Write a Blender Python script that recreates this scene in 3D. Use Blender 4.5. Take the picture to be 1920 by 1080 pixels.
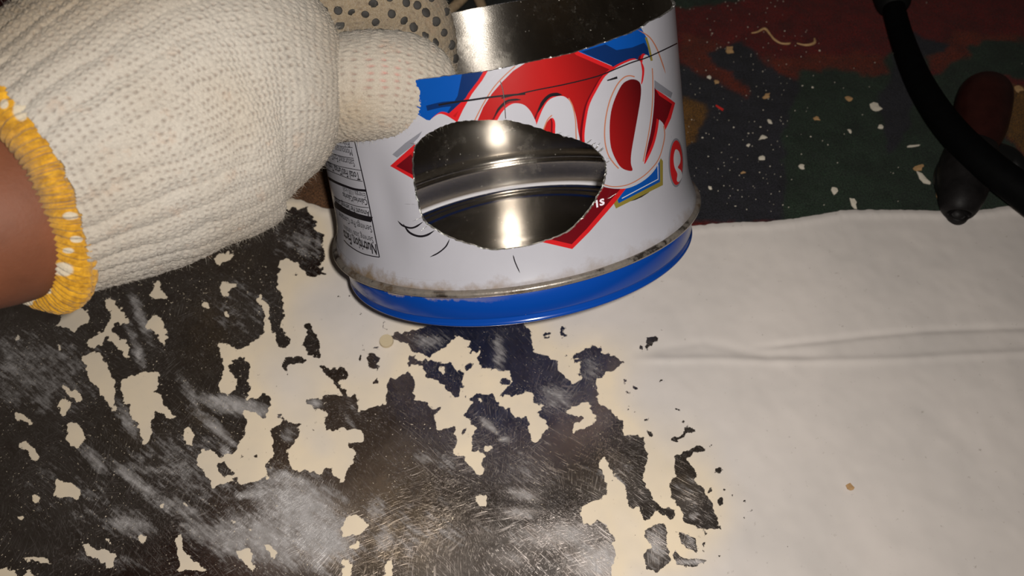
import bpy, bmesh, math, random
import numpy as np
from mathutils import Vector, Matrix
from mathutils.geometry import delaunay_2d_cdt
from mathutils.bvhtree import BVHTree
from math import radians as rad, pi, cos, sin

for o in list(bpy.data.objects): bpy.data.objects.remove(o)
scene = bpy.context.scene
COL = scene.collection
random.seed(7); RNG = np.random.default_rng(11)

# ------------------------------------------------------------------ camera, world, light, exposure
S = 0.0635                       # radius of the tin in metres = 1 model unit
F = 1503.0                       # focal length for a 1920 px wide frame
PITCH = rad(58)
CAM_AX = np.array([-.1421, -.8897, -.4303]); CAM_AX /= np.linalg.norm(CAM_AX)     # tin axis seen from the lens (x right, y down, z ahead)
CAM_C = np.array([.0396, -.2594, 4.6993])                                        # centre of the tin's foot
_b = np.array([0, 0, -1.]) - CAM_AX*np.dot([0, 0, -1.], CAM_AX); CAM_B = _b/np.linalg.norm(_b); CAM_A = np.cross(CAM_B, CAM_AX)
UPC = np.array([0, -cos(PITCH), -sin(PITCH)])
_t = np.linspace(0, 2*pi, 400)[:, None]
CAM_H = -((CAM_C + .994*(np.cos(_t)*CAM_A+np.sin(_t)*CAM_B)) @ UPC).min()*S       # tin's lowest foot edge stands on the sheet (z = 0)
M_CW = np.array([[1, 0, 0], [0, -sin(PITCH), cos(PITCH)], [0, -cos(PITCH), -sin(PITCH)]])
CAMPOS = np.array([0, 0, CAM_H])
def c2w(p): return np.asarray(p) @ M_CW.T + CAMPOS
def ray(x, y):
    x = np.asarray(x, float); y = np.asarray(y, float)
    return np.stack([(x-960)/F, (y-540)/F, np.ones_like(x)], -1)
def at_depth(x, y, z): return c2w(ray(x, y)*np.asarray(z, float)[..., None])                   # z in metres ahead of the lens
def on_plane(x, y, h=0.0):
    d = ray(x, y) @ M_CW.T; t = (h-CAM_H)/d[..., 2]
    return d*t[..., None] + CAMPOS
def to_px(w):
    c = (np.asarray(w)-CAMPOS) @ M_CW
    return 960+F*c[..., 0]/c[..., 2], 540+F*c[..., 1]/c[..., 2]

cam_d = bpy.data.cameras.new('camera'); cam = bpy.data.objects.new('camera', cam_d); COL.objects.link(cam)
cam_d.sensor_width = 36; cam_d.lens = 36*F/1920; cam_d.clip_start = .005; cam_d.clip_end = 20
cam.location = CAMPOS; cam.rotation_euler = (pi/2-PITCH, 0, 0)
cam_d.dof.use_dof = True; cam_d.dof.focus_distance = .25; cam_d.dof.aperture_fstop = 20
scene.camera = cam
w = bpy.data.worlds.new('world'); scene.world = w; w.use_nodes = True
w.node_tree.nodes['Background'].inputs[0].default_value = (1.0, .86, .72, 1)
w.node_tree.nodes['Background'].inputs[1].default_value = .035
fl = bpy.data.lights.new('phone_flash', 'AREA'); fl.shape = 'DISK'; fl.size = .006; fl.energy = .96; fl.color = (1, .955, .89)
flo = bpy.data.objects.new('phone_flash', fl); COL.objects.link(flo)
flo.location = c2w(np.array([.0085, -.004, .0])); flo.rotation_euler = (pi/2-PITCH, 0, 0)
scene.view_settings.view_transform = 'Standard'; scene.view_settings.look = 'None'
scene.view_settings.exposure = 0; scene.view_settings.gamma = 1; scene.view_settings.use_curve_mapping = False

# ------------------------------------------------------------------ helpers
def srgb(r, g, b):
    f = lambda v: (v/255/12.92) if v/255 <= .04045 else ((v/255+.055)/1.055)**2.4
    return (f(r), f(g), f(b), 1)
def hash3(i, j, k, seed=0):
    h = (i*374761393 + j*668265263 + k*2147483647 + seed*1274126177) & 0xffffffff
    h = ((h ^ (h >> 13))*1274126177) & 0xffffffff
    return ((h ^ (h >> 16)) & 0xffff)/65535.0
def vnoise(x, y, z=0, seed=0):
    x, y, z = np.broadcast_arrays(np.asarray(x, float), np.asarray(y, float), np.asarray(z, float))
    i, j, k = np.floor(x).astype(np.int64), np.floor(y).astype(np.int64), np.floor(z).astype(np.int64)
    fx, fy, fz = x-i, y-j, z-k
    fx, fy, fz = [t*t*(3-2*t) for t in (fx, fy, fz)]
    r = 0
    for a in (0, 1):
        for b in (0, 1):
            for c in (0, 1):
                r = r + hash3(i+a, j+b, k+c, seed)*(fx if a else 1-fx)*(fy if b else 1-fy)*(fz if c else 1-fz)
    return r
def fbm(x, y, z=0, o=3, seed=0):
    r = 0; am = .5; s = 0
    for q in range(o):
        r = r+am*vnoise(x*2**q, y*2**q, z*2**q, seed+q); s += am; am *= .5
    return r/s
def new_mesh(name, verts, faces, smooth=True):
    verts = np.ascontiguousarray(verts, dtype=np.float32); me = bpy.data.meshes.new(name)
    if isinstance(faces, np.ndarray):
        k = faces.shape[1]; me.vertices.add(len(verts)); me.vertices.foreach_set('co', verts.ravel())
        me.loops.add(faces.size); me.loops.foreach_set('vertex_index', faces.astype(np.int32).ravel())
        me.polygons.add(len(faces)); me.polygons.foreach_set('loop_start', np.arange(0, faces.size, k, dtype=np.int32))
        me.polygons.foreach_set('loop_total', np.full(len(faces), k, dtype=np.int32))
        me.update(calc_edges=True)
    else:
        me.from_pydata([tuple(v) for v in verts.tolist()], [], faces)
    if smooth: me.polygons.foreach_set('use_smooth', np.ones(len(me.polygons), dtype=bool))
    me.validate(); me.update(); return me
def obj(name, me, mat=None, parent=None, **props):
    o = bpy.data.objects.new(name, me); COL.objects.link(o)
    if mat is not None and me is not None and not len(me.materials): me.materials.append(mat)
    if parent is not None: o.parent = parent
    for k, v in props.items(): o[k] = v
    return o
def empty(name, loc=(0, 0, 0), **props):
    o = bpy.data.objects.new(name, None); COL.objects.link(o); o.location = loc; o.empty_display_size = .01
    for k, v in props.items(): o[k] = v
    return o
def attr(me, name, arr):
    a = me.color_attributes.new(name, 'FLOAT_COLOR', 'POINT')
    n = len(me.vertices); buf = np.ones((n, 4), np.float32); buf[:, :arr.shape[1]] = arr; a.data.foreach_set('color', buf.ravel())
def gridfaces(nr, nc, wrap=False):
    i = np.arange(nr-1)[:, None]; j = np.arange(nc if wrap else nc-1)[None]
    j2 = (j+1) % nc
    return np.stack([i*nc+j, i*nc+j2, (i+1)*nc+j2, (i+1)*nc+j], -1).reshape(-1, 4)
def smooth_pts(p, n=6, closed=True):
    p = np.asarray(p, float); N = len(p); out = []
    rng = range(N if closed else N-1)
    for i in rng:
        if closed: a, b, c, d = p[(i-1) % N], p[i], p[(i+1) % N], p[(i+2) % N]
        else: a, b, c, d = p[max(i-1, 0)], p[i], p[i+1], p[min(i+2, N-1)]
        for q in range(n):
            t = q/n
            out.append(.5*(2*b+(c-a)*t+(2*a-5*b+4*c-d)*t*t+(3*b-3*c+d-a)*t**3))
    if not closed: out.append(p[-1])
    return np.array(out)

# node helpers
class NT:
    def __init__(s, name):
        s.m = bpy.data.materials.new(name); s.m.use_nodes = True; s.t = s.m.node_tree; s.n = s.t.nodes; s.l = s.t.links
        s.b = s.n['Principled BSDF']; s.out = s.n['Material Output']
    def add(s, typ, **kw):
        nd = s.n.new(typ)
        for k, v in kw.items():
            if k.startswith('i_'): nd.inputs[k[2:].replace('_', ' ')].default_value = v
            else: setattr(nd, k, v)
        return nd
    def link(s, a, b): s.l.new(a, b)
    def mth(s, op, a, b=None, c=None, clamp=False):
        nd = s.n.new('ShaderNodeMath'); nd.operation = op; nd.use_clamp = clamp
        for i, v in enumerate((a, b, c)):
            if v is None: continue
            if isinstance(v, (int, float)): nd.inputs[i].default_value = v
            else: s.l.new(v, nd.inputs[i])
        return nd.outputs[0]
    def mix(s, f, a, b, typ='RGBA'):
        nd = s.n.new('ShaderNodeMix'); nd.data_type = typ
        idx = {'RGBA': (0, 6, 7, 2), 'FLOAT': (0, 2, 3, 0)}[typ]
        for k, v in zip(idx[:3], (f, a, b)):
            if hasattr(v, 'links') or isinstance(v, bpy.types.NodeSocket): s.l.new(v, nd.inputs[k])
            else: nd.inputs[k].default_value = v
        return nd.outputs[idx[3]]
    def ramp(s, x, lo, hi, a=0., b=1.):
        nd = s.n.new('ShaderNodeMapRange'); nd.clamp = True
        s.l.new(x, nd.inputs[0])
        for i, v in zip((1, 2, 3, 4), (lo, hi, a, b)): nd.inputs[i].default_value = v
        return nd.outputs[0]
    def noise(s, scale, detail=3, rough=.5, vec=None, dist=0):
        nd = s.add('ShaderNodeTexNoise'); nd.inputs['Scale'].default_value = scale; nd.inputs['Detail'].default_value = detail
        nd.inputs['Roughness'].default_value = rough; nd.inputs['Distortion'].default_value = dist
        if vec is not None: s.l.new(vec, nd.inputs['Vector'])
        return nd.outputs['Fac']
    def coord(s, kind='Object'):
        return s.add('ShaderNodeTexCoord').outputs[kind]
    def mapping(s, vec, rot=(0, 0, 0), scale=(1, 1, 1), loc=(0, 0, 0)):
        nd = s.add('ShaderNodeMapping'); s.l.new(vec, nd.inputs[0]); nd.inputs['Rotation'].default_value = rot
        nd.inputs['Scale'].default_value = scale; nd.inputs['Location'].default_value = loc; return nd.outputs[0]
    def bump(s, h, strength=.3, dist=.001, to=None):
        nd = s.add('ShaderNodeBump'); nd.inputs['Strength'].default_value = strength; nd.inputs['Distance'].default_value = dist
        s.l.new(h, nd.inputs['Height']); s.l.new(nd.outputs[0], (to or s.b).inputs['Normal']); return nd
def simple(name, col, rough=.5, metal=0., spec=.5, var=0., scale=400, bump=0., coat=0.):
    t = NT(name); t.b.inputs['Roughness'].default_value = rough; t.b.inputs['Metallic'].default_value = metal
    t.b.inputs['Specular IOR Level'].default_value = spec; t.b.inputs['Coat Weight'].default_value = coat
    t.b.inputs['Coat Roughness'].default_value = .08
    n = t.noise(scale, 4, .6, t.coord())
    d = tuple(c*(1-var) for c in col[:3])+(1,); u = tuple(min(1, c*(1+var)) for c in col[:3])+(1,)
    t.link(t.mix(t.ramp(n, .3, .7), d, u), t.b.inputs['Base Color'])
    if bump: t.bump(n, bump, .0005)
    return t.m

# ------------------------------------------------------------------ floor and carpet
# regions of the carpet's print, outlined on the ground
def raster(polys, x0, y0, W, H, mask=None):
    m = np.zeros((H, W), bool) if mask is None else mask
    for add, p in polys:
        p = np.asarray(p, float)-[x0, y0]; tog = np.zeros((H, W+1), np.int8)
        for (xa, ya), (xb, yb) in zip(p, np.roll(p, -1, 0)):
            if ya == yb: continue
            if ya > yb: xa, ya, xb, yb = xb, yb, xa, ya
            r = np.arange(max(0, math.ceil(ya-.5)), min(H-1, math.ceil(yb-.5)-1)+1)
            if not len(r): continue
            xx = xa+(r+.5-ya)/(yb-ya)*(xb-xa); c = np.clip(np.ceil(xx-.5), 0, W).astype(int)
            np.add.at(tog, (r, c), 1)
        f = (np.cumsum(tog, 1) % 2)[:, :W].astype(bool)
        m = (m | f) if add else (m & ~f)
    return m
def blur(a, k, n=3):
    a = a.astype(np.float32)
    for _ in range(n):
        for ax in (0, 1):
            p = np.pad(a, [(k+1, k) if q == ax else (0, 0) for q in (0, 1)], mode='edge'); c = np.cumsum(p, axis=ax, dtype=np.float64)
            if ax == 0: a = ((c[2*k+1:]-c[:-2*k-1])/(2*k+1)).astype(np.float32)
            else: a = ((c[:, 2*k+1:]-c[:, :-2*k-1])/(2*k+1)).astype(np.float32)
    return a
def sample(img, x, y, x0, y0):
    H, W = img.shape[:2]; u = np.clip(x-x0-.5, 0, W-1.001); v = np.clip(y-y0-.5, 0, H-1.001)
    i = u.astype(int); j = v.astype(int); fu = u-i; fv = v-j
    g = lambda jj, ii: img[jj, ii]
    if img.ndim == 3: fu = fu[..., None]; fv = fv[..., None]
    return (g(j, i)*(1-fu)+g(j, i+1)*fu)*(1-fv)+(g(j+1, i)*(1-fu)+g(j+1, i+1)*fu)*fv

CARPET_Z = -.0035
RED, ORG, GRN, NVY, MUS, BRN, BLK = [np.array(srgb(*c)[:3]) for c in ((96, 14, 9), (102, 35, 14), (34, 50, 37), (34, 34, 42), (106, 72, 22), (104, 72, 46), (28, 32, 28))]
cx0, cy0, cW, cH = -400, -500, 2800, 1000
cimg = np.tile(RED, (cH, cW, 1)).astype(np.float32)
def lay(col, poly):
    m = raster([(1, poly)], cx0, cy0, cW, cH); cimg[m] = col
lay(ORG, [(1280, 60), (1340, 70), (1450, 110), (1600, 95), (1660, 110), (1700, 150), (1420, 190), (1280, 140)])
lay(ORG, [(1700, 130), (1790, 60), (1850, 60), (1920, 70), (1920, 90), (1800, 130)])
lay(GRN, [(1240, -30), (1390, -30), (1395, 6), (1240, 12)])
lay(BLK, [(600, -400), (1262, -400), (1262, 40), (1285, 200), (1290, 420), (600, 420)])
lay(NVY, [(1270, 118), (1317, 143), (1345, 152), (1370, 168), (1400, 178), (1408, 165), (1375, 145), (1350, 125), (1327, 103), (1350, 83), (1393, 78), (1423, 97),
    (1443, 117), (1460, 140), (1497, 147), (1500, 420), (1270, 420)])
lay(GRN, [(1497, 147), (1503, 133), (1580, 132), (1640, 140), (1667, 133), (1657, 117), (1673, 100), (1690, 60), (1710, 63), (1747, 77), (1783, 80), (1770, 97), (1740, 112),
    (1740, 150), (1780, 120), (1820, 110), (1818, 95), (1853, 75), (1930, 74), (2200, 60), (2200, 143), (1850, 146), (1820, 190), (1820, 420), (1470, 420), (1470, 250), (1490, 200)])
lay(NVY, [(1690, 60), (1710, 63), (1747, 77), (1783, 80), (1770, 97), (1735, 112), (1700, 260), (1670, 290), (1650, 180), (1673, 130)])
lay(MUS, [(1280, 183), (1317, 193), (1323, 213), (1312, 232), (1300, 267), (1285, 277), (1260, 270)])
lay(GRN, [(1820, 180), (1880, 180), (1880, 260), (1920, 300), (1910, 420), (1800, 420)])
lay(MUS, [(1868, 165), (2300, 150), (2300, 310), (1918, 290), (1885, 262), (1872, 210)])
lay(RED, [(1905, 300), (1935, 310), (1935, 345), (1912, 345)])
lay(BRN, [(-400, 200), (640, 200), (640, 420), (-400, 420)])
cimg = np.stack([blur(cimg[..., q], 2, 2) for q in range(3)], -1)
xs = np.concatenate([[-1.2, -.8, -.5], np.arange(-.34, .34, .0016), [.5, .8, 1.2]])
yb = on_plane(960, 1200)[1]; y_near = on_plane(960, 470)[1]; y_far = on_plane(960, -30)[1]
ys = np.concatenate([[-.6, -.2, yb, (yb+y_near)/2], np.arange(y_near, y_far, .0014), [y_far+.1, y_far+.4, y_far+.9]])
X, Y = np.meshgrid(xs, ys); Z = np.full_like(X, CARPET_Z)+(fbm(X*300, Y*300, 0, 2, 5)-.5)*.0006
px_, py_ = to_px(np.stack([X, Y, np.full_like(X, CARPET_Z)], -1))
jx = (fbm(X*130, Y*130, 0, 4, 3)-.5)*26; jy = (fbm(X*130, Y*130, 9, 4, 8)-.5)*26
ccol = sample(cimg, np.clip(px_+jx, -390, 2390), np.clip(py_+jy, -490, 490), cx0, cy0)
me = new_mesh('carpet', np.stack([X, Y, Z], -1).reshape(-1, 3), gridfaces(len(ys), len(xs)))
attr(me, 'print', ccol.reshape(-1, 3))
t = NT('felt_carpet'); a = t.add('ShaderNodeVertexColor', layer_name='print'); co = t.coord()
n1 = t.noise(1700, 4, .7, co); n2 = t.noise(90, 4, .6, co)
c1 = t.mix(t.ramp(n1, .38, .72), (.12, .12, .12, 1), (2.0, 1.9, 1.85, 1)); mm = t.add('ShaderNodeMix', data_type='RGBA', blend_type='MULTIPLY'); mm.inputs[0].default_value = 1
t.link(a.outputs[0], mm.inputs[6]); t.link(c1, mm.inputs[7])
m2 = t.add('ShaderNodeMix', data_type='RGBA', blend_type='MULTIPLY'); m2.inputs[0].default_value = .6
t.link(mm.outputs[2], m2.inputs[6]); t.link(t.mix(t.ramp(n2, .35, .65), (.5, .5, .5, 1), (1.3, 1.3, 1.3, 1)), m2.inputs[7])
t.link(m2.outputs[2], t.b.inputs['Base Color']); t.b.inputs['Roughness'].default_value = .95; t.b.inputs['Specular IOR Level'].default_value = .1
t.b.inputs['Sheen Weight'].default_value = .08
t.bump(n1, .9, .0006)
obj('carpet', me, t.m, label='worn felt carpet printed in dark red, green, navy and mustard under the metal sheet', category='carpet')
bmf = bmesh.new(); bmesh.ops.create_cube(bmf, size=1); bmesh.ops.scale(bmf, vec=(3.2, 3.2, .02), verts=bmf.verts); bmesh.ops.translate(bmf, vec=(0, .3, CARPET_Z-.014), verts=bmf.verts)
me = bpy.data.meshes.new('floor'); bmf.to_mesh(me); obj('floor', me, simple('concrete', srgb(90, 85, 78), .85, var=.2, scale=30, bump=.2), kind='structure')

# ------------------------------------------------------------------ the painted metal sheet
M = 1; Pn = 0
peel = [
(1, [(-400, 250), (470, 372), (507, 387), (545, 392), (577, 385), (580, 402), (592, 412), (587, 425), (613, 440), (603, 455), (610, 483), (597, 495), (610, 513), (588, 517), (573, 515), (563, 493), (545, 487), (527, 483), (522, 510), (520, 540),
 (533, 560), (528, 577), (531, 593), (527, 620), (547, 633), (530, 657), (513, 633), (507, 600), (503, 573), (487, 550), (483, 560), (493, 590), (497, 623), (480, 637), (453, 653), (430, 648), (410, 640), (413, 673),
 (420, 693), (410, 720), (417, 737), (467, 747), (490, 738), (507, 743), (503, 773), (493, 783), (475, 772), (457, 770), (463, 807), (443, 847), (420, 850), (412, 860), (400, 845), (373, 843), (370, 867),
 (380, 885), (393, 900), (397, 917), (425, 905), (453, 907), (480, 903), (503, 893), (500, 870), (513, 853), (510, 827), (508, 804), (530, 783), (545, 792), (563, 795), (557, 821), (540, 848),
 (546, 877), (575, 883), (604, 888), (613, 867), (622, 880), (639, 909), (648, 891), (664, 851), (651, 827), (680, 830), (684, 808), (642, 801), (630, 806), (616, 804), (610, 787), (608, 738), (633, 738), (652, 742),
 (672, 738), (671, 769), (700, 760), (724, 757), (728, 705), (745, 708), (764, 698), (776, 712), (773, 749), (796, 750), (808, 766), (830, 757), (817, 781), (818, 804), (835, 800), (852, 800), (855, 827), (847, 848),
 (872, 857), (890, 884), (904, 884), (909, 849), (895, 848), (885, 851), (884, 819), (896, 798), (880, 785), (866, 775), (881, 757), (883, 750), (897, 733), (920, 740), (935, 755), (960, 767), (973, 783), (987, 777),
 (990, 797), (997, 820), (1003, 832), (1012, 830), (1017, 807), (1030, 800), (1027, 787), (1010, 776), (1022, 763), (996, 756), (1003, 737), (987, 735), (955, 744), (938, 744), (960, 709),
 (955, 694), (900, 691), (898, 675), (896, 655), (878, 664), (878, 638), (859, 628), (837, 647), (814, 658), (808, 668), (788, 663), (766, 655), (761, 638), (747, 638), (724, 628), (745, 622),
 (761, 622), (794, 613), (860, 590), (983, 590), (983, 608), (1000, 615), (997, 640), (1000, 656), (1017, 662), (1046, 677), (1047, 694), (1066, 712), (1075, 723), (1094, 706), (1087, 677),
 (1071, 674), (1078, 662), (1119, 645), (1133, 662), (1157, 668), (1174, 674), (1154, 688), (1136, 700), (1119, 709), (1120, 747), (1122, 755), (1136, 761), (1157, 776), (1170, 793), (1168, 808),
 (1170, 820), (1180, 814), (1206, 817), (1209, 837), (1218, 849), (1212, 866), (1207, 900), (1227, 933), (1240, 950), (1267, 953), (1263, 977), (1233, 955), (1217, 973), (1207, 977),
 (1203, 950), (1183, 950), (1177, 920), (1160, 900), (1140, 863), (1132, 857), (1123, 873), (1140, 907), (1137, 927), (1115, 940), (1093, 947), (1087, 960), (1093, 980), (1110, 983), (1122, 970), (1140, 985), (1150, 1013), (1150, 1053),
 (1133, 1300), (-400, 1300)]),
(0, [(1057, 774), (1075, 762), (1101, 752), (1108, 762), (1117, 776), (1116, 790), (1102, 802), (1090, 808), (1076, 809), (1078, 796), (1094, 785), (1092, 774), (1081, 779)]),
(0, [(1128, 948), (1145, 975), (1139, 990), (1125, 965)]),
(0, [(397, 483), (407, 475), (425, 473), (440, 475), (432, 483), (417, 490), (407, 500)]),
(0, [(290, 522), (300, 533), (303, 547), (317, 560), (293, 562), (277, 550), (290, 540)]), (0, [(417, 530), (443, 530), (430, 547), (427, 557), (418, 550)]),
(0, [(378, 565), (397, 567), (390, 575), (381, 573)]), (0, [(418, 577), (428, 583), (427, 598), (420, 590)]),
(0, [(273, 613), (290, 590), (303, 597), (313, 623), (308, 647), (300, 643), (297, 630)]),
(0, [(197, 560), (213, 563), (233, 587), (245, 607), (213, 610), (213, 627), (247, 647), (240, 670), (217, 650), (200, 627), (190, 647), (167, 653), (163, 637), (193, 620), (207, 593)]),
(0, [(103, 608), (130, 577), (147, 573), (167, 590), (167, 607), (150, 607), (140, 623), (130, 613)]),
(0, [(153, 667), (180, 658), (200, 677), (207, 697), (213, 720), (215, 770), (205, 760), (183, 730), (170, 720), (160, 687)]),
(0, [(225, 715), (247, 700), (297, 700), (297, 727), (283, 737), (300, 737), (307, 753), (333, 780), (320, 783), (293, 770), (283, 797), (283, 830), (273, 840), (260, 807), (247, 777), (247, 760), (230, 753)]),
(0, [(113, 747), (127, 750), (128, 773), (117, 780), (107, 757)]), (0, [(123, 792), (143, 792), (157, 803), (160, 823), (143, 843), (123, 830)]),
(0, [(117, 718), (137, 733), (155, 750), (143, 753), (123, 737)]), (0, [(30, 770), (43, 780), (63, 793), (57, 800), (43, 787), (28, 790)]),
(0, [(38, 823), (63, 837), (73, 860), (60, 860), (50, 843), (38, 840)]), (0, [(102, 898), (127, 907), (143, 908), (152, 937), (123, 927), (102, 933)]),
(0, [(25, 967), (45, 967), (42, 982)]), (0, [(342, 817), (353, 798), (362, 813), (360, 837), (347, 827)]), (0, [(147, 1017), (187, 1030), (220, 1043), (207, 1067), (167, 1040)]),
(0, [(40, 1042), (80, 1048), (100, 1060), (80, 1055), (47, 1048)]), (0, [(-60, 1060), (0, 1067), (30, 1073), (35, 1090), (-60, 1090)]), (0, [(43, 1075), (60, 1072), (70, 1090), (40, 1090)]),
(0, [(192, 1008), (205, 1015), (222, 1027), (197, 1017)]), (0, [(257, 1005), (278, 1005), (270, 1023)]), (0, [(333, 1002), (342, 1003), (347, 1040), (387, 1068), (337, 1073), (334, 1040)]),
(0, [(440, 1035), (467, 1030), (477, 1067), (455, 1055)]), (0, [(488, 1018), (505, 1022), (520, 1040), (513, 1050)]), (0, [(297, 942), (313, 947), (307, 955)]), (0, [(432, 973), (447, 977), (440, 983)]),
(0, [(338, 937), (360, 950), (350, 950)]), (0, [(60, 933), (72, 930), (67, 950)]), (0, [(33, 623), (38, 640), (30, 640)]), (0, [(107, 637), (115, 653), (110, 665)]), (0, [(460, 985), (470, 990), (465, 994)]),
(0, [(653, 967), (673, 967), (693, 980), (680, 1000), (653, 1007), (640, 1010), (640, 985)]), (0, [(647, 1027), (677, 1013), (670, 1030)]), (0, [(640, 1043), (657, 1053), (660, 1090), (640, 1090)]),
(0, [(722, 1053), (735, 1050), (733, 1090), (716, 1090)]), (0, [(892, 927), (912, 927), (912, 950), (902, 950), (893, 940)]), (0, [(845, 967), (853, 968), (850, 975)]), (0, [(865, 996), (871, 998), (868, 1004)]), (0, [(922, 1062), (930, 1060), (926, 1068)]),
(0, [(907, 838), (920, 834), (924, 838), (910, 846)]), (0, [(897, 740), (905, 748), (903, 756), (896, 748)]),
(1, [(763, 670), (773, 665), (782, 679), (808, 673), (820, 679), (849, 679), (852, 690), (866, 696), (866, 717), (858, 743), (846, 746), (846, 734), (823, 717), (808, 708), (794, 702), (791, 687), (767, 687)]),
(0, [(820, 687), (831, 690), (828, 700), (821, 697)]), (1, [(866, 690), (886, 676), (886, 684), (872, 694)]), (1, [(937, 712), (955, 706), (950, 718), (940, 722)]),
(1, [(572, 606), (582, 603), (587, 626), (601, 638), (601, 670), (590, 668), (575, 664), (566, 647), (575, 629)]),
(1, [(525, 684), (537, 670), (566, 668), (576, 679), (560, 681), (545, 680), (538, 690), (540, 702), (531, 694)]),
(1, [(598, 682), (616, 690), (632, 688), (648, 693), (654, 705), (633, 714), (654, 740), (645, 740), (622, 711), (604, 693)]),
(1, [(677, 635), (686, 650), (691, 661), (703, 664), (713, 684), (708, 693), (689, 681), (692, 668), (683, 652)]), (1, [(694, 717), (709, 702), (706, 717)]), (1, [(668, 670), (676, 664), (684, 664), (676, 677)]),
(1, [(429, 680), (461, 668), (467, 687), (464, 711), (471, 722), (463, 743), (430, 750), (415, 742), (438, 731), (450, 711), (432, 696)]), (1, [(479, 696), (487, 698), (483, 703)]),
(1, [(517, 770), (531, 778), (520, 785)]), (1, [(500, 895), (517, 856), (540, 848), (548, 880), (525, 895)]), (1, [(572, 746), (586, 742), (607, 746), (608, 766), (590, 766)]),
(1, [(450, 848), (458, 853), (452, 858)]), (1, [(470, 850), (482, 848), (478, 856)]), (1, [(406, 868), (420, 865), (428, 880), (444, 888), (420, 893), (410, 885)]), (1, [(430, 900), (450, 890), (445, 905)]),
(1, [(712, 596), (718, 600), (724, 628), (720, 622)]), (1, [(836, 770), (842, 772), (840, 778)]), (1, [(868, 800), (874, 797), (872, 812), (866, 815)]), (1, [(701, 650), (712, 652), (706, 658)]),
(1, [(1280, 860), (1297, 863), (1305, 890), (1303, 910), (1317, 913), (1333, 933), (1340, 963), (1351, 992), (1317, 990), (1287, 983), (1280, 957), (1260, 933), (1253, 907), (1267, 887), (1267, 853)]),
(1, [(1267, 993), (1280, 1000), (1300, 1007), (1310, 1023), (1307, 1037), (1287, 1027)]), (1, [(1265, 1045), (1300, 1046), (1332, 1052), (1300, 1062), (1268, 1058)]), (1, [(1317, 992), (1324, 995), (1322, 1008)]),
(1, [(1207, 993), (1228, 985), (1250, 983), (1250, 1020), (1257, 1053), (1233, 1073), (1213, 1067), (1207, 1040), (1220, 1020)]), (1, [(1263, 1030), (1277, 1038), (1272, 1062), (1266, 1050)]),
(1, [(1260, 818), (1276, 812), (1288, 798), (1302, 802), (1299, 809), (1276, 817), (1273, 832), (1264, 825)]), (1, [(1302, 838), (1314, 831), (1323, 840), (1308, 847), (1288, 856), (1297, 862), (1275, 864), (1264, 853), (1270, 850)]),
(1, [(1017, 630), (1025, 622), (1034, 622), (1026, 632)]), (1, [(1050, 622), (1052, 612), (1068, 606), (1060, 612), (1056, 622), (1064, 628), (1052, 630)]), (1, [(1202, 631), (1216, 633), (1230, 629), (1232, 636), (1222, 640), (1218, 658), (1212, 646), (1204, 640), (1214, 636)]),
(1, [(1194, 648), (1201, 643), (1204, 655), (1199, 659)]), (1, [(1079, 701), (1092, 694), (1088, 702)]), (1, [(1344, 933), (1350, 928), (1358, 938), (1362, 948), (1355, 940), (1352, 950)]),
(1, [(1343, 876), (1350, 872), (1352, 884), (1345, 888)]),
]
dots = [(1173, 712, 5), (1194, 727, 4), (1175, 735, 4), (1244, 711, 4), (1213, 787, 5), (1223, 810, 7), (1274, 765, 5), (1281, 790, 4), (1335, 830, 3), (1333, 862, 3), (1359, 915, 4), (1333, 917, 4),
 (1372, 929, 3), (1384, 921, 3), (1395, 940, 3), (1393, 921, 2.5), (1403, 960, 2.6), (1408, 956, 2.6), (1412, 952, 2.6), (1395, 968, 2.8), (1401, 881, 2.5), (1478, 1024, 3), (1377, 1026, 2.6), (1355, 967, 3), (1323, 1020, 5),
 (1320, 1032, 4), (1353, 1044, 4), (1347, 1050, 3), (1205, 652, 4), (1064, 664, 3), (1237, 618, 3), (1181, 759, 3), (1187, 768, 3), (1177, 770, 3), (632, 554, 4), (655, 553, 4), (676, 589, 4), (555, 512, 4), (1400, 985, 2), (1426, 894, 2.4),
 (620, 776, 4), (585, 805, 3), (648, 717, 3), (520, 760, 3), (860, 728, 3), (868, 722, 3), (885, 748, 4), (873, 742, 3), (834, 722, 3), (1446, 553, 2), (1490, 613, 2.4), (1633, 552, 2.4), (1586, 555, 2)]
for (x, y, r) in dots:
    k = 7; peel.append((1, [(x+r*(.7+.5*random.random())*cos(q*2*pi/k), y+r*(.7+.5*random.random())*sin(q*2*pi/k)) for q in range(k)]))
sx0, sy0, sW, sH = -400, 300, 2800, 1000
pm = raster(peel, sx0, sy0, sW, sH)
pmb = blur(pm, 2, 2); pwide = blur(pm, 40, 2)
# scuffs left on bare metal, plus blurred reflections painted in as grey: soft strokes (x, y, rx, ry, angle, strength)
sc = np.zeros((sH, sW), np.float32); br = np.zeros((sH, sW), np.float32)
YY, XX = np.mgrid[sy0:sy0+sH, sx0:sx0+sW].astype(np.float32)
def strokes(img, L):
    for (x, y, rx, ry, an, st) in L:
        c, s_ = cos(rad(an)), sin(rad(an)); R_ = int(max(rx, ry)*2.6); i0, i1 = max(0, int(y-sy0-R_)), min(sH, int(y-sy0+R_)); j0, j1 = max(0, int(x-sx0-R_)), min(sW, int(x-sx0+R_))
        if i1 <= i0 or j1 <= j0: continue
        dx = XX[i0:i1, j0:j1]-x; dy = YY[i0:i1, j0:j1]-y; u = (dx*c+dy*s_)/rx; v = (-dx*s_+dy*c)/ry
        img[i0:i1, j0:j1] = np.maximum(img[i0:i1, j0:j1], st*np.exp(-(u*u+v*v)))
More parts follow.
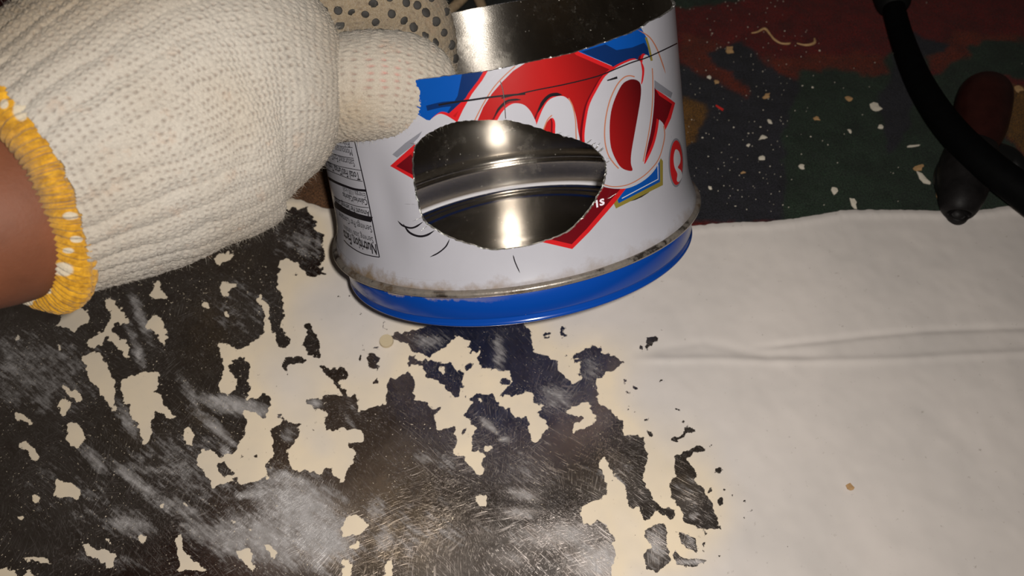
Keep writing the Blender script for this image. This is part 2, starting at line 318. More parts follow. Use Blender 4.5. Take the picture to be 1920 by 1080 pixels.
strokes(sc, [(560, 950, 95, 60, 20, 1), (500, 1010, 120, 60, 10, .85), (600, 1010, 70, 60, 0, .95), (440, 760, 80, 18, 12, 1), (400, 800, 60, 14, 40, .75), (425, 850, 22, 9, 55, .9), (360, 740, 50, 15, 60, .55), (270, 610, 12, 45, 65, .0),
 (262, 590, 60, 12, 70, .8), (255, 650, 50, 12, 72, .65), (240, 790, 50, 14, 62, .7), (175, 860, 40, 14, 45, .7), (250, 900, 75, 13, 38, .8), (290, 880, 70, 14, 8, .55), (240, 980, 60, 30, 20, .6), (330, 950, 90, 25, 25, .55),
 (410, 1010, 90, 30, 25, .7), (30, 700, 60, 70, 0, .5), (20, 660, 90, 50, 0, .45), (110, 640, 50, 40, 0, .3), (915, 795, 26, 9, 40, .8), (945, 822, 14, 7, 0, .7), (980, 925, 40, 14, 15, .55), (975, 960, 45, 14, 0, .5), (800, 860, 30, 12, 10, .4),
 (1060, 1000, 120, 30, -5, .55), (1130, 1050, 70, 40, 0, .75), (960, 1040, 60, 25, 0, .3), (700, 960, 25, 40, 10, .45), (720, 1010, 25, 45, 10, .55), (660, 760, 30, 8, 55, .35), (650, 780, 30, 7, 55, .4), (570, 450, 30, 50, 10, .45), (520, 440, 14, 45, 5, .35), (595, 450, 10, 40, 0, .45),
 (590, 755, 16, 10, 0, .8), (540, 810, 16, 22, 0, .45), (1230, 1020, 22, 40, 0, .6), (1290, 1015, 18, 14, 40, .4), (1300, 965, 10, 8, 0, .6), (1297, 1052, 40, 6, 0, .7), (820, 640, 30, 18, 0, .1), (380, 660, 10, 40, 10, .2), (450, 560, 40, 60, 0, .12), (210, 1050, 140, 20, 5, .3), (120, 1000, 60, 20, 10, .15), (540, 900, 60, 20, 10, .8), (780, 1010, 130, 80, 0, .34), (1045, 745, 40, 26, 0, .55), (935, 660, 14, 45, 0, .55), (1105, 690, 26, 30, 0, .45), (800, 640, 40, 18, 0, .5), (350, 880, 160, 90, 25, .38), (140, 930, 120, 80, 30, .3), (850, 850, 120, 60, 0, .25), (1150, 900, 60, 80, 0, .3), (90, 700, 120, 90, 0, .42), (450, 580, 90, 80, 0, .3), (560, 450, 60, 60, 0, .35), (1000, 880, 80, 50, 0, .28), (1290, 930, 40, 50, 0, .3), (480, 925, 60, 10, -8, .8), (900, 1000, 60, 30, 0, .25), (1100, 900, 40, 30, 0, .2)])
strokes(br, [(390, 620, 60, 90, 10, .9), (260, 800, 60, 60, 0, .5), (370, 780, 60, 20, 30, .8), (1100, 860, 90, 60, 10, .8), (760, 960, 120, 110, 0, .9), (720, 1040, 110, 60, 0, .9), (530, 870, 20, 30, 0, .8), (1280, 900, 40, 40, 0, .7), (420, 480, 100, 60, 0, .5)])  # brown tint; the big middle strokes paint in a blurred reflection
xs = np.concatenate([[-.36, -.32, -.29], np.arange(-.262, .262, .00052), [.29, .33, .37]])
ex = np.array([-700, 0, 300, 430, 532, 564, 579, 612, 700, 960, 1200, 1303, 1363, 1413, 1467, 1513, 1563, 1593, 1680, 1780, 1847, 1920, 2100, 2600])
ey = np.array([350, 350, 352, 360, 369, 372, 378, 388, 396, 410, 418, 421, 415, 415, 412, 405, 397, 392, 392, 392, 390, 381, 372, 370])
E = on_plane(ex, ey, .0005); yedge = np.interp(xs, E[:, 0], E[:, 1]); yedge = yedge + (fbm(xs*300, 0*xs, 0, 3, 2)-.5)*.0012
y1 = on_plane(960, 1100)[1]
tt = np.concatenate([np.arange(0, 1, .00052/.235), [1, 1.15, 1.4]])
X = np.repeat(xs[None], len(tt), 0); Y = yedge[None]*(1-tt[:, None])+y1*tt[:, None]
px_, py_ = to_px(np.stack([X, Y, np.zeros_like(X)], -1))
D = yedge[None]-Y                                         # distance from the far edge
Z = (fbm(X*9, Y*9, 0, 2, 40)-.5)*.0012*np.clip(D/.02, 0, 1)+.0007*np.exp(-((D-.0022)/.0022)**2)
def ridge(L, amp, wpx):
    L = np.array(L, float); yy = np.interp(px_, L[:, 0], L[:, 1]); env = np.clip((px_-L[0, 0])/60, 0, 1)*np.clip((L[-1, 0]-px_)/60, 0, 1)
    return amp*env*np.exp(-((py_-yy)/wpx)**2)
Z += ridge([(1180, 672), (1260, 673), (1330, 672), (1450, 676), (1600, 675), (1700, 672), (1800, 666), (2400, 640)], .0006, 8)
Z -= ridge([(1400, 650), (1450, 646), (1620, 628), (1750, 617), (2400, 600)], .0006, 7)
Z -= ridge([(1180, 660), (1320, 640), (1420, 662), (1560, 666)], .0004, 10)
Z += .0010*np.exp(-((px_-1470)/160)**2)*np.exp(-(D/.012)**2)-.0004
Z += .0005*np.clip(D/.01, 0, 1)*(fbm(X*120, Y*120, 0, 2, 77)-.5)*np.clip((px_-1000)/300, .2, 1)
Z = np.minimum(Z, .0013)
near = np.exp(-((px_-960)/380)**2)*np.exp(-((py_-400)/90)**2); Z = Z*(1-near)-.0006*near   # flat where the tin stands
Z -= .0002
V = np.stack([X, Y, Z], -1).reshape(-1, 3); nr, nc = X.shape
wx = (fbm(X*260, Y*260, 0, 4, 301)-.5)*11+(vnoise(X*800, Y*800, 0, 305)-.5)*7; wy = (fbm(X*260, Y*260, 7, 4, 333)-.5)*11+(vnoise(X*800, Y*800, 4, 307)-.5)*7
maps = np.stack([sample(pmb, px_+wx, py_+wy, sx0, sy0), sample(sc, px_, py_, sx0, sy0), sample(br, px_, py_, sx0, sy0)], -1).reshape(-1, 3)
wide = sample(pwide, px_, py_, sx0, sy0).reshape(-1, 1)
bnd = np.concatenate([np.arange(nc), np.arange(1, nr)*nc+nc-1, (nr-1)*nc+np.arange(nc-2, -1, -1), np.arange(nr-2, 0, -1)*nc])
V2 = V[bnd]-[0, 0, .0011]
Fq = np.concatenate([gridfaces(nr, nc)[:, ::-1], np.stack([bnd, np.roll(bnd, -1), len(V)+np.roll(np.arange(len(bnd)), -1), len(V)+np.arange(len(bnd))], -1)])
me = new_mesh('metal_sheet', np.concatenate([V, V2]), Fq)
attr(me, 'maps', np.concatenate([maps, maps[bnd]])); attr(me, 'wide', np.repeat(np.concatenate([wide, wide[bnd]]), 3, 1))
t = NT('peeling_paint'); A = t.add('ShaderNodeVertexColor', layer_name='maps'); sp = t.add('ShaderNodeSeparateColor'); t.link(A.outputs[0], sp.inputs[0])
Wd = t.add('ShaderNodeVertexColor', layer_name='wide'); ws = t.add('ShaderNodeSeparateColor'); t.link(Wd.outputs[0], ws.inputs[0]); wd = ws.outputs[0]
PE, SC, BR = sp.outputs[0], sp.outputs[1], sp.outputs[2]
co = t.coord()
e1 = t.noise(420, 6, .65, co); e2 = t.noise(1900, 4, .7, co)
edge = t.mth('ADD', PE, t.mth('ADD', t.mth('MULTIPLY', t.mth('SUBTRACT', e1, .5), 1.1), t.mth('MULTIPLY', t.mth('SUBTRACT', e2, .5), 1.1)))
mask = t.ramp(edge, .47, .53)
# crumbs: cream flecks on the metal, dark pits in the paint near it
f1 = t.noise(1300, 2, .6, co); fleck = t.mth('MULTIPLY', t.ramp(f1, .69, .71), t.ramp(t.noise(60, 2, .5, co), .36, .55))
mask = t.mth('MULTIPLY', mask, t.mth('SUBTRACT', 1., fleck))
pit = t.mth('MULTIPLY', t.ramp(t.noise(650, 3, .6, t.mapping(co, loc=(3, 1, 2))), .735, .75), t.ramp(wd, .02, .35))
mask = t.mth('MAXIMUM', mask, pit)
# paint colour
pc = t.mix(t.ramp(wd, .03, .36), (.62, .565, .53, 1), (.74, .62, .46, 1))
pc = t.mix(t.mth('MULTIPLY', t.ramp(t.noise(22, 4, .6, co), .35, .75), .6), pc, (.45, .42, .40, 1))
pc = t.mix(t.mth('MULTIPLY', t.ramp(t.noise(480, 4, .65, t.mapping(co, loc=(9, 4, 1))), .66, .76), .5), pc, (.2, .17, .14, 1))
sepx = t.add('ShaderNodeSeparateXYZ'); t.link(co, sepx.inputs[0])
pb = t.add('ShaderNodeBsdfPrincipled'); t.link(pc, pb.inputs['Base Color']); pb.inputs['Roughness'].default_value = .42; pb.inputs['Specular IOR Level'].default_value = .35
hh = t.mth('ADD', t.mth('MULTIPLY', t.mth('SUBTRACT', 1., mask), 1.), t.mth('MULTIPLY', t.noise(260, 4, .6, co), .35))
t.bump(hh, .28, .00025, to=pb)
# bare metal
def scratch(rot, sc1, lo, hi, warp=1.5):
    wv = t.add('ShaderNodeTexNoise'); wv.inputs['Scale'].default_value = 14; t.link(co, wv.inputs['Vector'])
    mvv = t.add('ShaderNodeVectorMath', operation='MULTIPLY_ADD'); t.link(wv.outputs['Color'], mvv.inputs[0]); mvv.inputs[1].default_value = (.02*warp,)*3; t.link(co, mvv.inputs[2])
    mpn = t.add('ShaderNodeMapping'); mpn.vector_type = 'TEXTURE'; t.link(mvv.outputs[0], mpn.inputs[0]); mpn.inputs['Rotation'].default_value = (0, 0, rot); mpn.inputs['Scale'].default_value = (1, 26, 1); mp2 = mpn.outputs[0]
    return t.ramp(t.noise(sc1, 3, .6, mp2), lo, hi)
s1 = scratch(rad(52), 2600, .54, .76, 1.6); s2 = scratch(rad(-8), 2900, .54, .76, 2.2); s3 = scratch(rad(112), 2300, .54, .78, 3.)
reg = t.noise(26, 2, .5, co); s1 = t.mth('MULTIPLY', s1, t.ramp(reg, .35, .5, .25, 1)); s2 = t.mth('MULTIPLY', s2, t.ramp(reg, .46, .58, 1, .2)); s3 = t.mth('MULTIPLY', s3, t.ramp(t.noise(30, 2, .5, t.mapping(co, loc=(5, 5, 5))), .42, .55))
scr = t.mth('MAXIMUM', s1, t.mth('MAXIMUM', s2, s3))
mot = t.noise(150, 6, .72, co)
st2 = t.noise(700, 4, .7, (lambda n: (setattr(n, 'vector_type', 'TEXTURE'), t.link(co, n.inputs[0]), setattr(n.inputs['Rotation'], 'default_value', (0, 0, rad(55))), setattr(n.inputs['Scale'], 'default_value', (1, 7, 1)), n.outputs[0])[-1])(t.add('ShaderNodeMapping')))
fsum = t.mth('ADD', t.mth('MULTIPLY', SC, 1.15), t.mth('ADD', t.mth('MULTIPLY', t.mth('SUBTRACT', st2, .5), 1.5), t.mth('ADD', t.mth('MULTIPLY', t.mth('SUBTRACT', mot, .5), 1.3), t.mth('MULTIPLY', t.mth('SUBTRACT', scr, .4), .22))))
film_refl = t.mth('MULTIPLY', t.ramp(fsum, .24, .95), t.ramp(SC, .03, .25))
film_refl = t.mth('MAXIMUM', film_refl, t.mth('MULTIPLY', scr, t.ramp(t.noise(40, 3, .6, co), .38, .66, .02, .24)), clamp=True)
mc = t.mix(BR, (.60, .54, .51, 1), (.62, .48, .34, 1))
mc = t.mix(t.ramp(mot, .35, .7), mc, (.40, .33, .29, 1))
mb = t.add('ShaderNodeBsdfPrincipled'); t.link(mc, mb.inputs['Base Color']); mb.inputs['Metallic'].default_value = 1
t.link(t.mth('ADD', .17, t.mth('ADD', t.mth('MULTIPLY', scr, .22), t.mth('MULTIPLY', SC, .25))), mb.inputs['Roughness'])
mb.inputs['Anisotropic'].default_value = .0
t.bump(t.mth('ADD', scr, t.noise(700, 3, .6, co)), .25, .0001, to=mb)
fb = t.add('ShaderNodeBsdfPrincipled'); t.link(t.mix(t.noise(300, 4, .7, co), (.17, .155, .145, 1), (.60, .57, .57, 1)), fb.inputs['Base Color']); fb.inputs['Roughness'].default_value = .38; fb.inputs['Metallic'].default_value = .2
t.bump(scr, .6, .0002, to=fb)
mx1 = t.add('ShaderNodeMixShader'); t.link(film_refl, mx1.inputs[0]); t.link(mb.outputs[0], mx1.inputs[1]); t.link(fb.outputs[0], mx1.inputs[2])
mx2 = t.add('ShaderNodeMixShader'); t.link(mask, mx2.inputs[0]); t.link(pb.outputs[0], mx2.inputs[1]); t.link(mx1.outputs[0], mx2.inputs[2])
t.link(mx2.outputs[0], t.out.inputs['Surface'])
sheet = obj('metal_sheet', me, t.m, label='large flat metal sheet with peeling cream paint and scratched bare steel patches', category='metal sheet')

# ------------------------------------------------------------------ the tin can
OA, OB, TAP = -.0074, -.0228, -.0331
HT, TC, TD = 1.2092, -.0337, -.0197
HS, RS, RB = .1987, 1.0505, .9944
def wall_r(th, h, r=1.0):
    k = h/1.2
    flare = .034*np.clip((.42-h)/.2, 0, 1)**2
    return r*(1+k*(OA*np.cos(2*th)+OB*np.sin(2*th)))+TAP*h+flare
def can_cam(th, h, r=None):
    r = wall_r(th, h) if r is None else r
    return CAM_C+CAM_AX*h[..., None]+r[..., None]*(np.cos(th)[..., None]*CAM_A+np.sin(th)[..., None]*CAM_B)
def can_px(th, h):
    p = can_cam(th, h); return 960+F*p[..., 0]/p[..., 2], 540+F*p[..., 1]/p[..., 2]
def unwrap(pts):                                       # points seen on the printed wall -> (angle, height)
    pts = np.asarray(pts, float); d = ray(pts[:, 0], pts[:, 1]); th = []; hh = []
    dp = d-np.outer(d @ CAM_AX, CAM_AX); cp = CAM_C-CAM_AX*(CAM_C @ CAM_AX)
    a = (dp*dp).sum(1); b = dp @ cp; c = cp @ cp-1; disc = np.maximum(b*b-a*c, 1e-4); tq = (b-np.sqrt(disc))/a
    P_ = d*tq[:, None]-CAM_C; h = P_ @ CAM_AX; th = np.arctan2(P_ @ CAM_B, P_ @ CAM_A)
    for _ in range(12):
        x, y = can_px(th, h); e = 1e-4
        xa, ya = can_px(th+e, h); xb, yb_ = can_px(th, h+e)
        J = np.array([[(xa-x)/e, (xb-x)/e], [(ya-y)/e, (yb_-y)/e]]).transpose(2, 0, 1); r = np.stack([pts[:, 0]-x, pts[:, 1]-y], -1)
        J = J+np.eye(2)*1e-6
        det = J[:, 0, 0]*J[:, 1, 1]-J[:, 0, 1]*J[:, 1, 0]; det = np.where(np.abs(det) < 2e3, np.sign(det)*2e3, det)
        dth = (r[:, 0]*J[:, 1, 1]-r[:, 1]*J[:, 0, 1])/det; dh = (r[:, 1]*J[:, 0, 0]-r[:, 0]*J[:, 1, 0])/det
        th = th+np.clip(dth, -.1, .1); h = h+np.clip(dh, -.1, .1)
    return np.stack([th, h], -1)
mat_l = np.eye(4)
can = empty('tin_can', label='round tin can with white, red and blue label, open top and jagged oval hole', category='tin can')
Rw = np.stack([M_CW @ CAM_A, M_CW @ CAM_B, M_CW @ CAM_AX], 1)
mw = Matrix([[*Rw[i], c2w(CAM_C*S)[i]] for i in range(3)]+[[0, 0, 0, 1]]); can.matrix_world = mw
def loc(th, h, r): return np.stack([r*np.cos(th), r*np.sin(th), h], -1)*S

toppx = [(822, 144.5), (870, 138), (920, 132), (945, 127.5), (1000, 114.5), (1041.7, 107), (1079, 98), (1116.7, 85.4), (1158, 70.8), (1187.5, 59.4), (1208, 49), (1214.6, 42), (1239.6, 31), (1252, 23), (1262.5, 15)]
tu = unwrap(toppx); o_ = np.argsort(tu[:, 0]); tu = tu[o_]
def top_h(th):
    base = HT+TC*np.cos(th)+TD*np.sin(th)
    d = tu[:, 1]-(HT+TC*np.cos(tu[:, 0])+TD*np.sin(tu[:, 0])); t0, t1 = tu[0, 0], tu[-1, 0]
    dd = np.interp(th, np.concatenate([[t0-.25], tu[:, 0], [t1+.25]]), np.concatenate([[0], d, [0]]))
    return base+dd+.003*(vnoise(th*70, 0*th, 0, 3)-.5)
holepx = smooth_pts([(779.4, 271.3), (793.7, 257), (811.9, 245.4), (837.8, 233.7), (863.7, 227), (902.6, 225), (949, 225), (980, 231), (1019, 243), (1058, 254.5), (1084, 262), (1110, 274), (1128, 291), (1136, 306),
 (1137, 324), (1132, 348), (1120, 371), (1105, 394.5), (1084, 418), (1058, 438.5), (1024.5, 451.5), (993, 460.6), (954.5, 467), (915.6, 468), (884.5, 459), (850.7, 449), (819.6, 433), (793.7, 412.6), (783, 379), (775.6, 342.6), (773, 303.7), (775.6, 283)], 7)
hole = unwrap(holepx); hole = hole[::-1] if .5*np.sum(hole[:, 0]*np.roll(hole[:, 1], -1)-np.roll(hole[:, 0], -1)*hole[:, 1]) < 0 else hole; hole = hole+(RNG.random(hole.shape)-.5)*.0045
h_lo = .215
ths = np.linspace(-pi/2, 3*pi/2, 241)
htop = float(top_h(np.array([-pi/2]))[0]); hs_ = np.linspace(h_lo, htop, 26)[1:-1]; tp_ = top_h(ths); tp_[0] = tp_[-1] = htop
domain = np.concatenate([np.stack([ths, np.full_like(ths, h_lo)], -1), np.stack([np.full_like(hs_, 3*pi/2), hs_], -1), np.stack([ths, tp_], -1)[::-1], np.stack([np.full_like(hs_, -pi/2), hs_[::-1]], -1)])
def strip(pts, wpx, smooth=True, taper=False):
    p = smooth_pts(pts, 6, False) if smooth else np.asarray(pts, float)
    tg = np.gradient(p, axis=0); tg /= np.linalg.norm(tg, axis=1)[:, None]+1e-9; nn = np.stack([-tg[:, 1], tg[:, 0]], -1)
    wv = np.full(len(p), wpx/2.)
    if taper: wv = wv*np.clip(np.sin(np.linspace(.06, pi-.06, len(p)))*1.6, .1, 1)
    return np.concatenate([p+nn*wv[:, None], (p-nn*wv[:, None])[::-1]])
def sh(p, dx, dy): return np.asarray(p, float)+[dx, dy]
d_body = smooth_pts([(1204, 119), (1196, 112), (1188, 112), (1179, 115), (1158, 125), (1135, 143), (1119, 169), (1106, 195), (1100, 221), (1096, 253), (1098, 278), (1104, 305), (1112, 330), (1122, 344), (1135, 351), (1157, 354), (1180, 352), (1205, 340), (1225, 322), (1238, 299),
 (1246, 275), (1248, 256), (1247, 242), (1243, 231), (1236, 224)], 4, False)
d_tail = smooth_pts([(1236, 224), (1232, 250), (1225, 275), (1213, 301), (1208, 306), (1214, 275), (1221, 242), (1226, 200), (1227, 165), (1225, 135), (1219, 111), (1213, 103), (1207, 105), (1204, 119)], 4, False)[1:-1]
LET_D = np.concatenate([d_body, d_tail])
CNT_D = smooth_pts([(1199, 154), (1190, 149), (1179, 150), (1166, 159), (1153, 185), (1145.5, 211), (1143, 242), (1145.5, 276), (1156, 302), (1166, 315), (1178, 320), (1186, 319), (1183, 306), (1184, 285), (1190, 250), (1196, 216), (1201, 185), (1202, 165)], 4)
LET_1 = [(916, 131), (904, 151), (885, 176), (868, 206), (856, 232), (893, 232), (906, 201), (922, 176), (942, 153), (962, 133), (990, 115)]
LET_2 = smooth_pts([(930, 236), (936, 219), (945, 206), (956, 197), (967, 193.5), (981, 196), (991, 204), (999, 216), (1006, 236), (1000, 262), (940, 262)], 4)
LET_3 = smooth_pts([(1003, 246), (1009, 226), (1018, 204), (1028, 189), (1040, 182), (1054, 180), (1064, 185), (1072, 196), (1079, 214), (1083, 240), (1085, 275), (1044, 275), (1041, 250), (1041, 230), (1036, 221), (1028, 226), (1020, 240), (1012, 262)], 4)
LET_0 = smooth_pts([(776, 270), (786, 256), (800, 232), (818, 216), (830, 214), (846, 222), (858, 234), (850, 262), (800, 275)], 4)
diamond = [(730, 312), (800, 251), (860, 196), (940, 120), (1000, 80), (1060, 70), (1085, 97), (1145, 123), (1200, 151), (1240, 174), (1266, 193), (1258, 222), (1247, 245), (1220, 290), (1180, 345), (1140, 395), (1105, 435), (1073, 467), (1030, 457), (930, 432), (850, 385), (775, 336)]
cd = np.array([1000, 280.]); dia_in = [(742, 312), (806, 258), (870, 198), (950, 120), (1000, 88), (1060, 78), (1080, 103), (1140, 129), (1200, 158), (1236, 179), (1260, 195), (1252, 220), (1241, 243), (1213, 288), (1172, 343), (1133, 390), (1100, 429), (1072, 458), (1033, 449), (935, 424), (856, 378), (780, 331)]
MATS = ['white', 'grey', 'gold', 'blue', 'navy', 'red', 'maroon', 'orange', 'black', 'pale', 'dimred']
mi = {n: i for i, n in enumerate(MATS)}
shapes = [
 ('grey', [(735, 290), (760, 268), (800, 240), (810, 246), (744, 296)]), ('grey', [(1227, 150), (1261, 174), (1258, 184), (1227, 166)]),
 ('blue', [(760, 130), (870, 100), (925, 105), (855, 230), (800, 225), (760, 200)]), ('navy', [(874, 100), (930, 105), (855, 232), (832, 222), (858, 180)]), ('navy', strip([(800, 203), (830, 196), (858, 194)], 10)),
 ('blue', [(1080, 60), (1195, 40), (1213, 72), (1221, 112), (1212, 135), (1150, 150), (1147, 123), (1085, 97)]), ('navy', [(1090, 97), (1135, 83), (1156, 94), (1185, 89), (1208, 80), (1215, 90), (1218, 120), (1150, 150), (1147, 123)]),
 ('gold', strip([(1211, 70), (1217, 90), (1222, 114)], 4)),
 ('gold', [(1236, 292), (1243, 302), (1243, 347), (1155, 391), (1150, 380), (1180, 345)]), ('blue', [(1230, 300), (1237, 303), (1237.5, 341), (1160, 381), (1158, 375), (1175, 350)]),
 ('pale', strip([(1233.5, 308), (1234, 336), (1166, 372)], 1.6, False)),
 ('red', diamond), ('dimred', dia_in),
 ('maroon', [(1225, 160), (1236, 179), (1260, 195), (1252, 220), (1241, 243), (1213, 288), (1172, 343), (1133, 390), (1100, 429), (1072, 458), (1033, 449), (1100, 400), (1140, 340), (1190, 320), (1212, 240), (1220, 190)]),
 ('maroon', [(742, 312), (770, 290), (790, 310), (790, 337), (780, 331)]),
 ('maroon', sh(LET_D, -9, 1)), ('red', sh(LET_D, -4.5, -2)), ('maroon', sh(LET_3, -8, -3)), ('red', sh(LET_3, -5, -1.5)), ('maroon', sh(LET_2, -9, -3)), ('red', sh(LET_2, -6, -1.5)),
 ('red', sh(LET_0, 4, -4)), ('red', sh(LET_1, -7, -1)),
 ('white', LET_0), ('white', LET_1), ('white', LET_2), ('white', LET_3), ('white', LET_D), ('red', CNT_D), ('dimred', CNT_D),
 ('red', smooth_pts([(1201, 114), (1208, 128), (1206, 150), (1202, 158), (1204, 135)], 4)),
 ('orange', strip([(966, 124), (945, 143), (925, 165), (906, 195), (890, 226)], 2.2)), ('orange', strip([(1066, 184), (1074, 200), (1079, 225), (1080, 250), (1081, 272)], 2.2)), ('orange', strip([(1018, 246), (1026, 226), (1035, 216)], 2.2)),
 ('orange', strip([(1190, 144), (1180, 142), (1169, 146), (1156, 161), (1143, 190), (1135, 227), (1134, 262), (1140, 289), (1150, 305), (1160, 316)], 2.4)), ('orange', strip([(1223, 128), (1224, 150), (1223.5, 190), (1218, 240), (1206, 303)], 2)),
 ('orange', strip([(1244.5, 236), (1246, 258), (1236, 296), (1218, 320), (1198, 336), (1175, 347), (1150, 350), (1132, 346)], 2)), ('orange', strip([(1196, 56), (1217, 69), (1231, 90), (1242, 119), (1248, 138)], 2.4, taper=True)),
 ('black', strip([(822, 197), (850, 192), (880, 188), (930, 181), (985, 176)], 3.6)), ('black', strip([(940, 184), (1000, 170), (1060, 158), (1120, 143), (1160, 127), (1185, 117), (1210, 109), (1235, 98), (1256, 88), (1270, 81)], 2.4)),
 ('black', strip([(927, 218), (936, 203), (950, 190), (965, 187), (977, 187)], 4, taper=True)), ('black', strip([(1008, 212), (1018, 192), (1030, 180), (1042, 177), (1054, 178)], 6.5, taper=True)),
 ('black', [(1138, 150), (1157, 143), (1158, 147.5), (1139, 152)]),
 ('black', strip([(742, 416), (752, 424), (768, 428), (780, 425), (793, 416)], 3.4, taper=True)), ('black', strip([(754, 421), (766, 436), (784, 443), (800, 441), (815, 432)], 4, taper=True)), ('black', strip([(843, 448), (836, 462), (822, 474), (806, 482)], 2.6, taper=True)),
 ('black', strip([(962, 478), (966, 492), (975, 512)], 2.2, taper=True)),
]
e_c = (1267.5, 305); k = np.linspace(0, 2*pi, 33)[:-1]
shapes += [('grey', np.stack([e_c[0]+14*np.cos(k), e_c[1]+46*np.sin(k)], -1)), ('red', np.stack([e_c[0]+.6+12*np.cos(k), e_c[1]+42*np.sin(k)], -1)),
 ('pale', smooth_pts([(1267, 280), (1273, 284), (1276, 296), (1275, 306), (1271, 314), (1277, 320), (1279, 331), (1273, 341), (1269, 338), (1270, 326), (1265, 314), (1263, 300), (1264, 288)], 3))]
# nutrition table rules
shapes += [('black', strip([(664, 262), (675, 312), (685.6, 362), (698, 422), (711, 482.5)], 1.8)), ('black', strip([(711, 482.5), (694, 479.5), (678, 474.6), (664, 467), (652, 458), (645, 450)], 1.8)),
 ('black', strip([(613, 332), (628, 341), (647, 349), (665, 355), (684.5, 358)], 4.4)), ('black', strip([(626, 380), (638, 390), (652, 398), (672, 406), (696, 412.5)], 10)),
 ('black', strip([(612, 317), (622, 322), (639, 329), (658, 336), (679, 340.6)], 1.2)), ('black', strip([(613, 303), (625, 308), (641, 313), (676.5, 320)], 1.2)), ('black', strip([(621, 287), (640, 293), (663, 297)], 1.2)),
 ('black', strip([(628, 271), (642, 275), (661, 277)], 1.2)), ('black', strip([(622, 366), (634, 374), (652, 381), (670, 387), (690, 390)], 1.2))]
verts2 = []; faces2 = []; fm = []
def inside(P, poly):
    poly = np.asarray(poly, float); c = np.zeros(len(P), bool)
    x, y = P[:, 0], P[:, 1]; lo, hi = poly.min(0), poly.max(0); s_ = np.where((x >= lo[0]) & (x <= hi[0]) & (y >= lo[1]) & (y <= hi[1]))[0]
    xs_, ys_ = x[s_], y[s_]; cc = np.zeros(len(s_), bool)
    for (xa, ya), (xb, yb2) in zip(poly, np.roll(poly, -1, 0)):
        if ya == yb2: continue
        m = ((ya > ys_) != (yb2 > ys_)) & (xs_ < (xb-xa)*(ys_-ya)/(yb2-ya)+xa); cc ^= m
    c[s_] = cc; return c
def sheet2d(nth, dh):
    vo, eo, fo, _, _, _ = delaunay_2d_cdt(verts2, [], faces2, 0, 1e-5, True)
    vo = np.array([(v.x, v.y) for v in vo]); tris = np.array([list(f) for f in fo if len(f) == 3]); cen = vo[tris].mean(1)
    k = inside(cen, domain) & ~inside(cen, hole); tris = tris[k]; cen = cen[k]
    ids = np.where(np.abs(vo[:, 0]-3*pi/2) < 1e-4)[0]; low = np.where(np.abs(vo[:, 0]+pi/2) < 1e-4)[0]; mp = np.arange(len(vo))
    for i in ids:
        j = low[np.argmin(np.abs(vo[low, 1]-vo[i, 1]))]
        if abs(vo[j, 1]-vo[i, 1]) < 1e-3: mp[i] = j
    return vo, mp[tris], cen
def addface(p2, m):
    i0 = len(verts2); verts2.extend([Vector((float(a), float(b))) for a, b in p2]); faces2.append(list(range(i0, i0+len(p2)))); fm.append(m)
addface(domain, 'white')
addface(hole, 'HOLE')
for nme, pg in shapes:
    q = unwrap(pg); ok = np.isfinite(q).all(1); q = q[ok]
    q[:, 1] = np.maximum(q[:, 1], h_lo+.01); q[:, 0] = np.clip(q[:, 0], -pi/2+.02, 3*pi/2-.02)
    ar = .5*np.sum(q[:, 0]*np.roll(q[:, 1], -1)-np.roll(q[:, 0], -1)*q[:, 1])
    if ar < 0: q = q[::-1]
    addface(q, nme)
for th in np.linspace(-pi/2+.03, 3*pi/2-.03, 150):
    for h in np.arange(h_lo+.02, 1.2, .04): verts2.append(Vector((th+.013*((int(h*25)) % 2), h)))
vo, fk, cen = sheet2d(0, 0); fmat = np.zeros(len(fk), int)
for nme, fc in list(zip(fm, faces2))[2:]: fmat[inside(cen, [(verts2[i].x, verts2[i].y) for i in fc])] = mi[nme]
fk = fk.tolist()
def dent(th, h):
    q = unwrap([(722, 385), (905, 235), (1000, 520)])
    d = -.02*np.exp(-(((th-q[0, 0])/.11)**2+((h-q[0, 1])/.22)**2))
    return d
r_ = wall_r(vo[:, 0], vo[:, 1])+dent(vo[:, 0], vo[:, 1])
P3 = loc(vo[:, 0], vo[:, 1], r_)
me = new_mesh('label_wall', P3, fk)
me.polygons.foreach_set('material_index', np.array(fmat, dtype=np.int32))
def lacquer(name, c, c2=None, dirt_shade=.25):
    t = NT('print_'+name); co = t.coord(); base = t.mix(t.mth('MULTIPLY', t.ramp(t.noise(35, 5, .6, co), .45, .75), dirt_shade), c, tuple(x*.72 for x in c[:3])+(1,))
    if c2 is not None:
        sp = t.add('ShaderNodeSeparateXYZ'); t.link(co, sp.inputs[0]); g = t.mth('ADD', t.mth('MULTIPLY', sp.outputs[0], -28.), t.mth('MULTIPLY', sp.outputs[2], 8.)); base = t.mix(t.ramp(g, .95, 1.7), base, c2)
    # brown grime low down by the seam
    sp2 = t.add('ShaderNodeSeparateXYZ'); t.link(co, sp2.inputs[0])
    low = t.ramp(t.mth('ADD', sp2.outputs[2], t.mth('MULTIPLY', t.noise(90, 5, .7, co), -.016)), .0045, .0085, 1., 0.)
    base = t.mix(t.mth('MULTIPLY', low, t.ramp(sp2.outputs[0], -.02, .05, .45, 1.)), base, (.16, .115, .075, 1))
    pits = t.ramp(t.noise(500, 3, .6, co), .76, .78); base = t.mix(t.mth('MULTIPLY', pits, .6), base, (.1, .09, .08, 1))
    t.link(base, t.b.inputs['Base Color']); t.b.inputs['Roughness'].default_value = .22; t.b.inputs['Specular IOR Level'].default_value = .4
    t.bump(t.noise(60, 3, .5, co), .12, .0006); return t.m
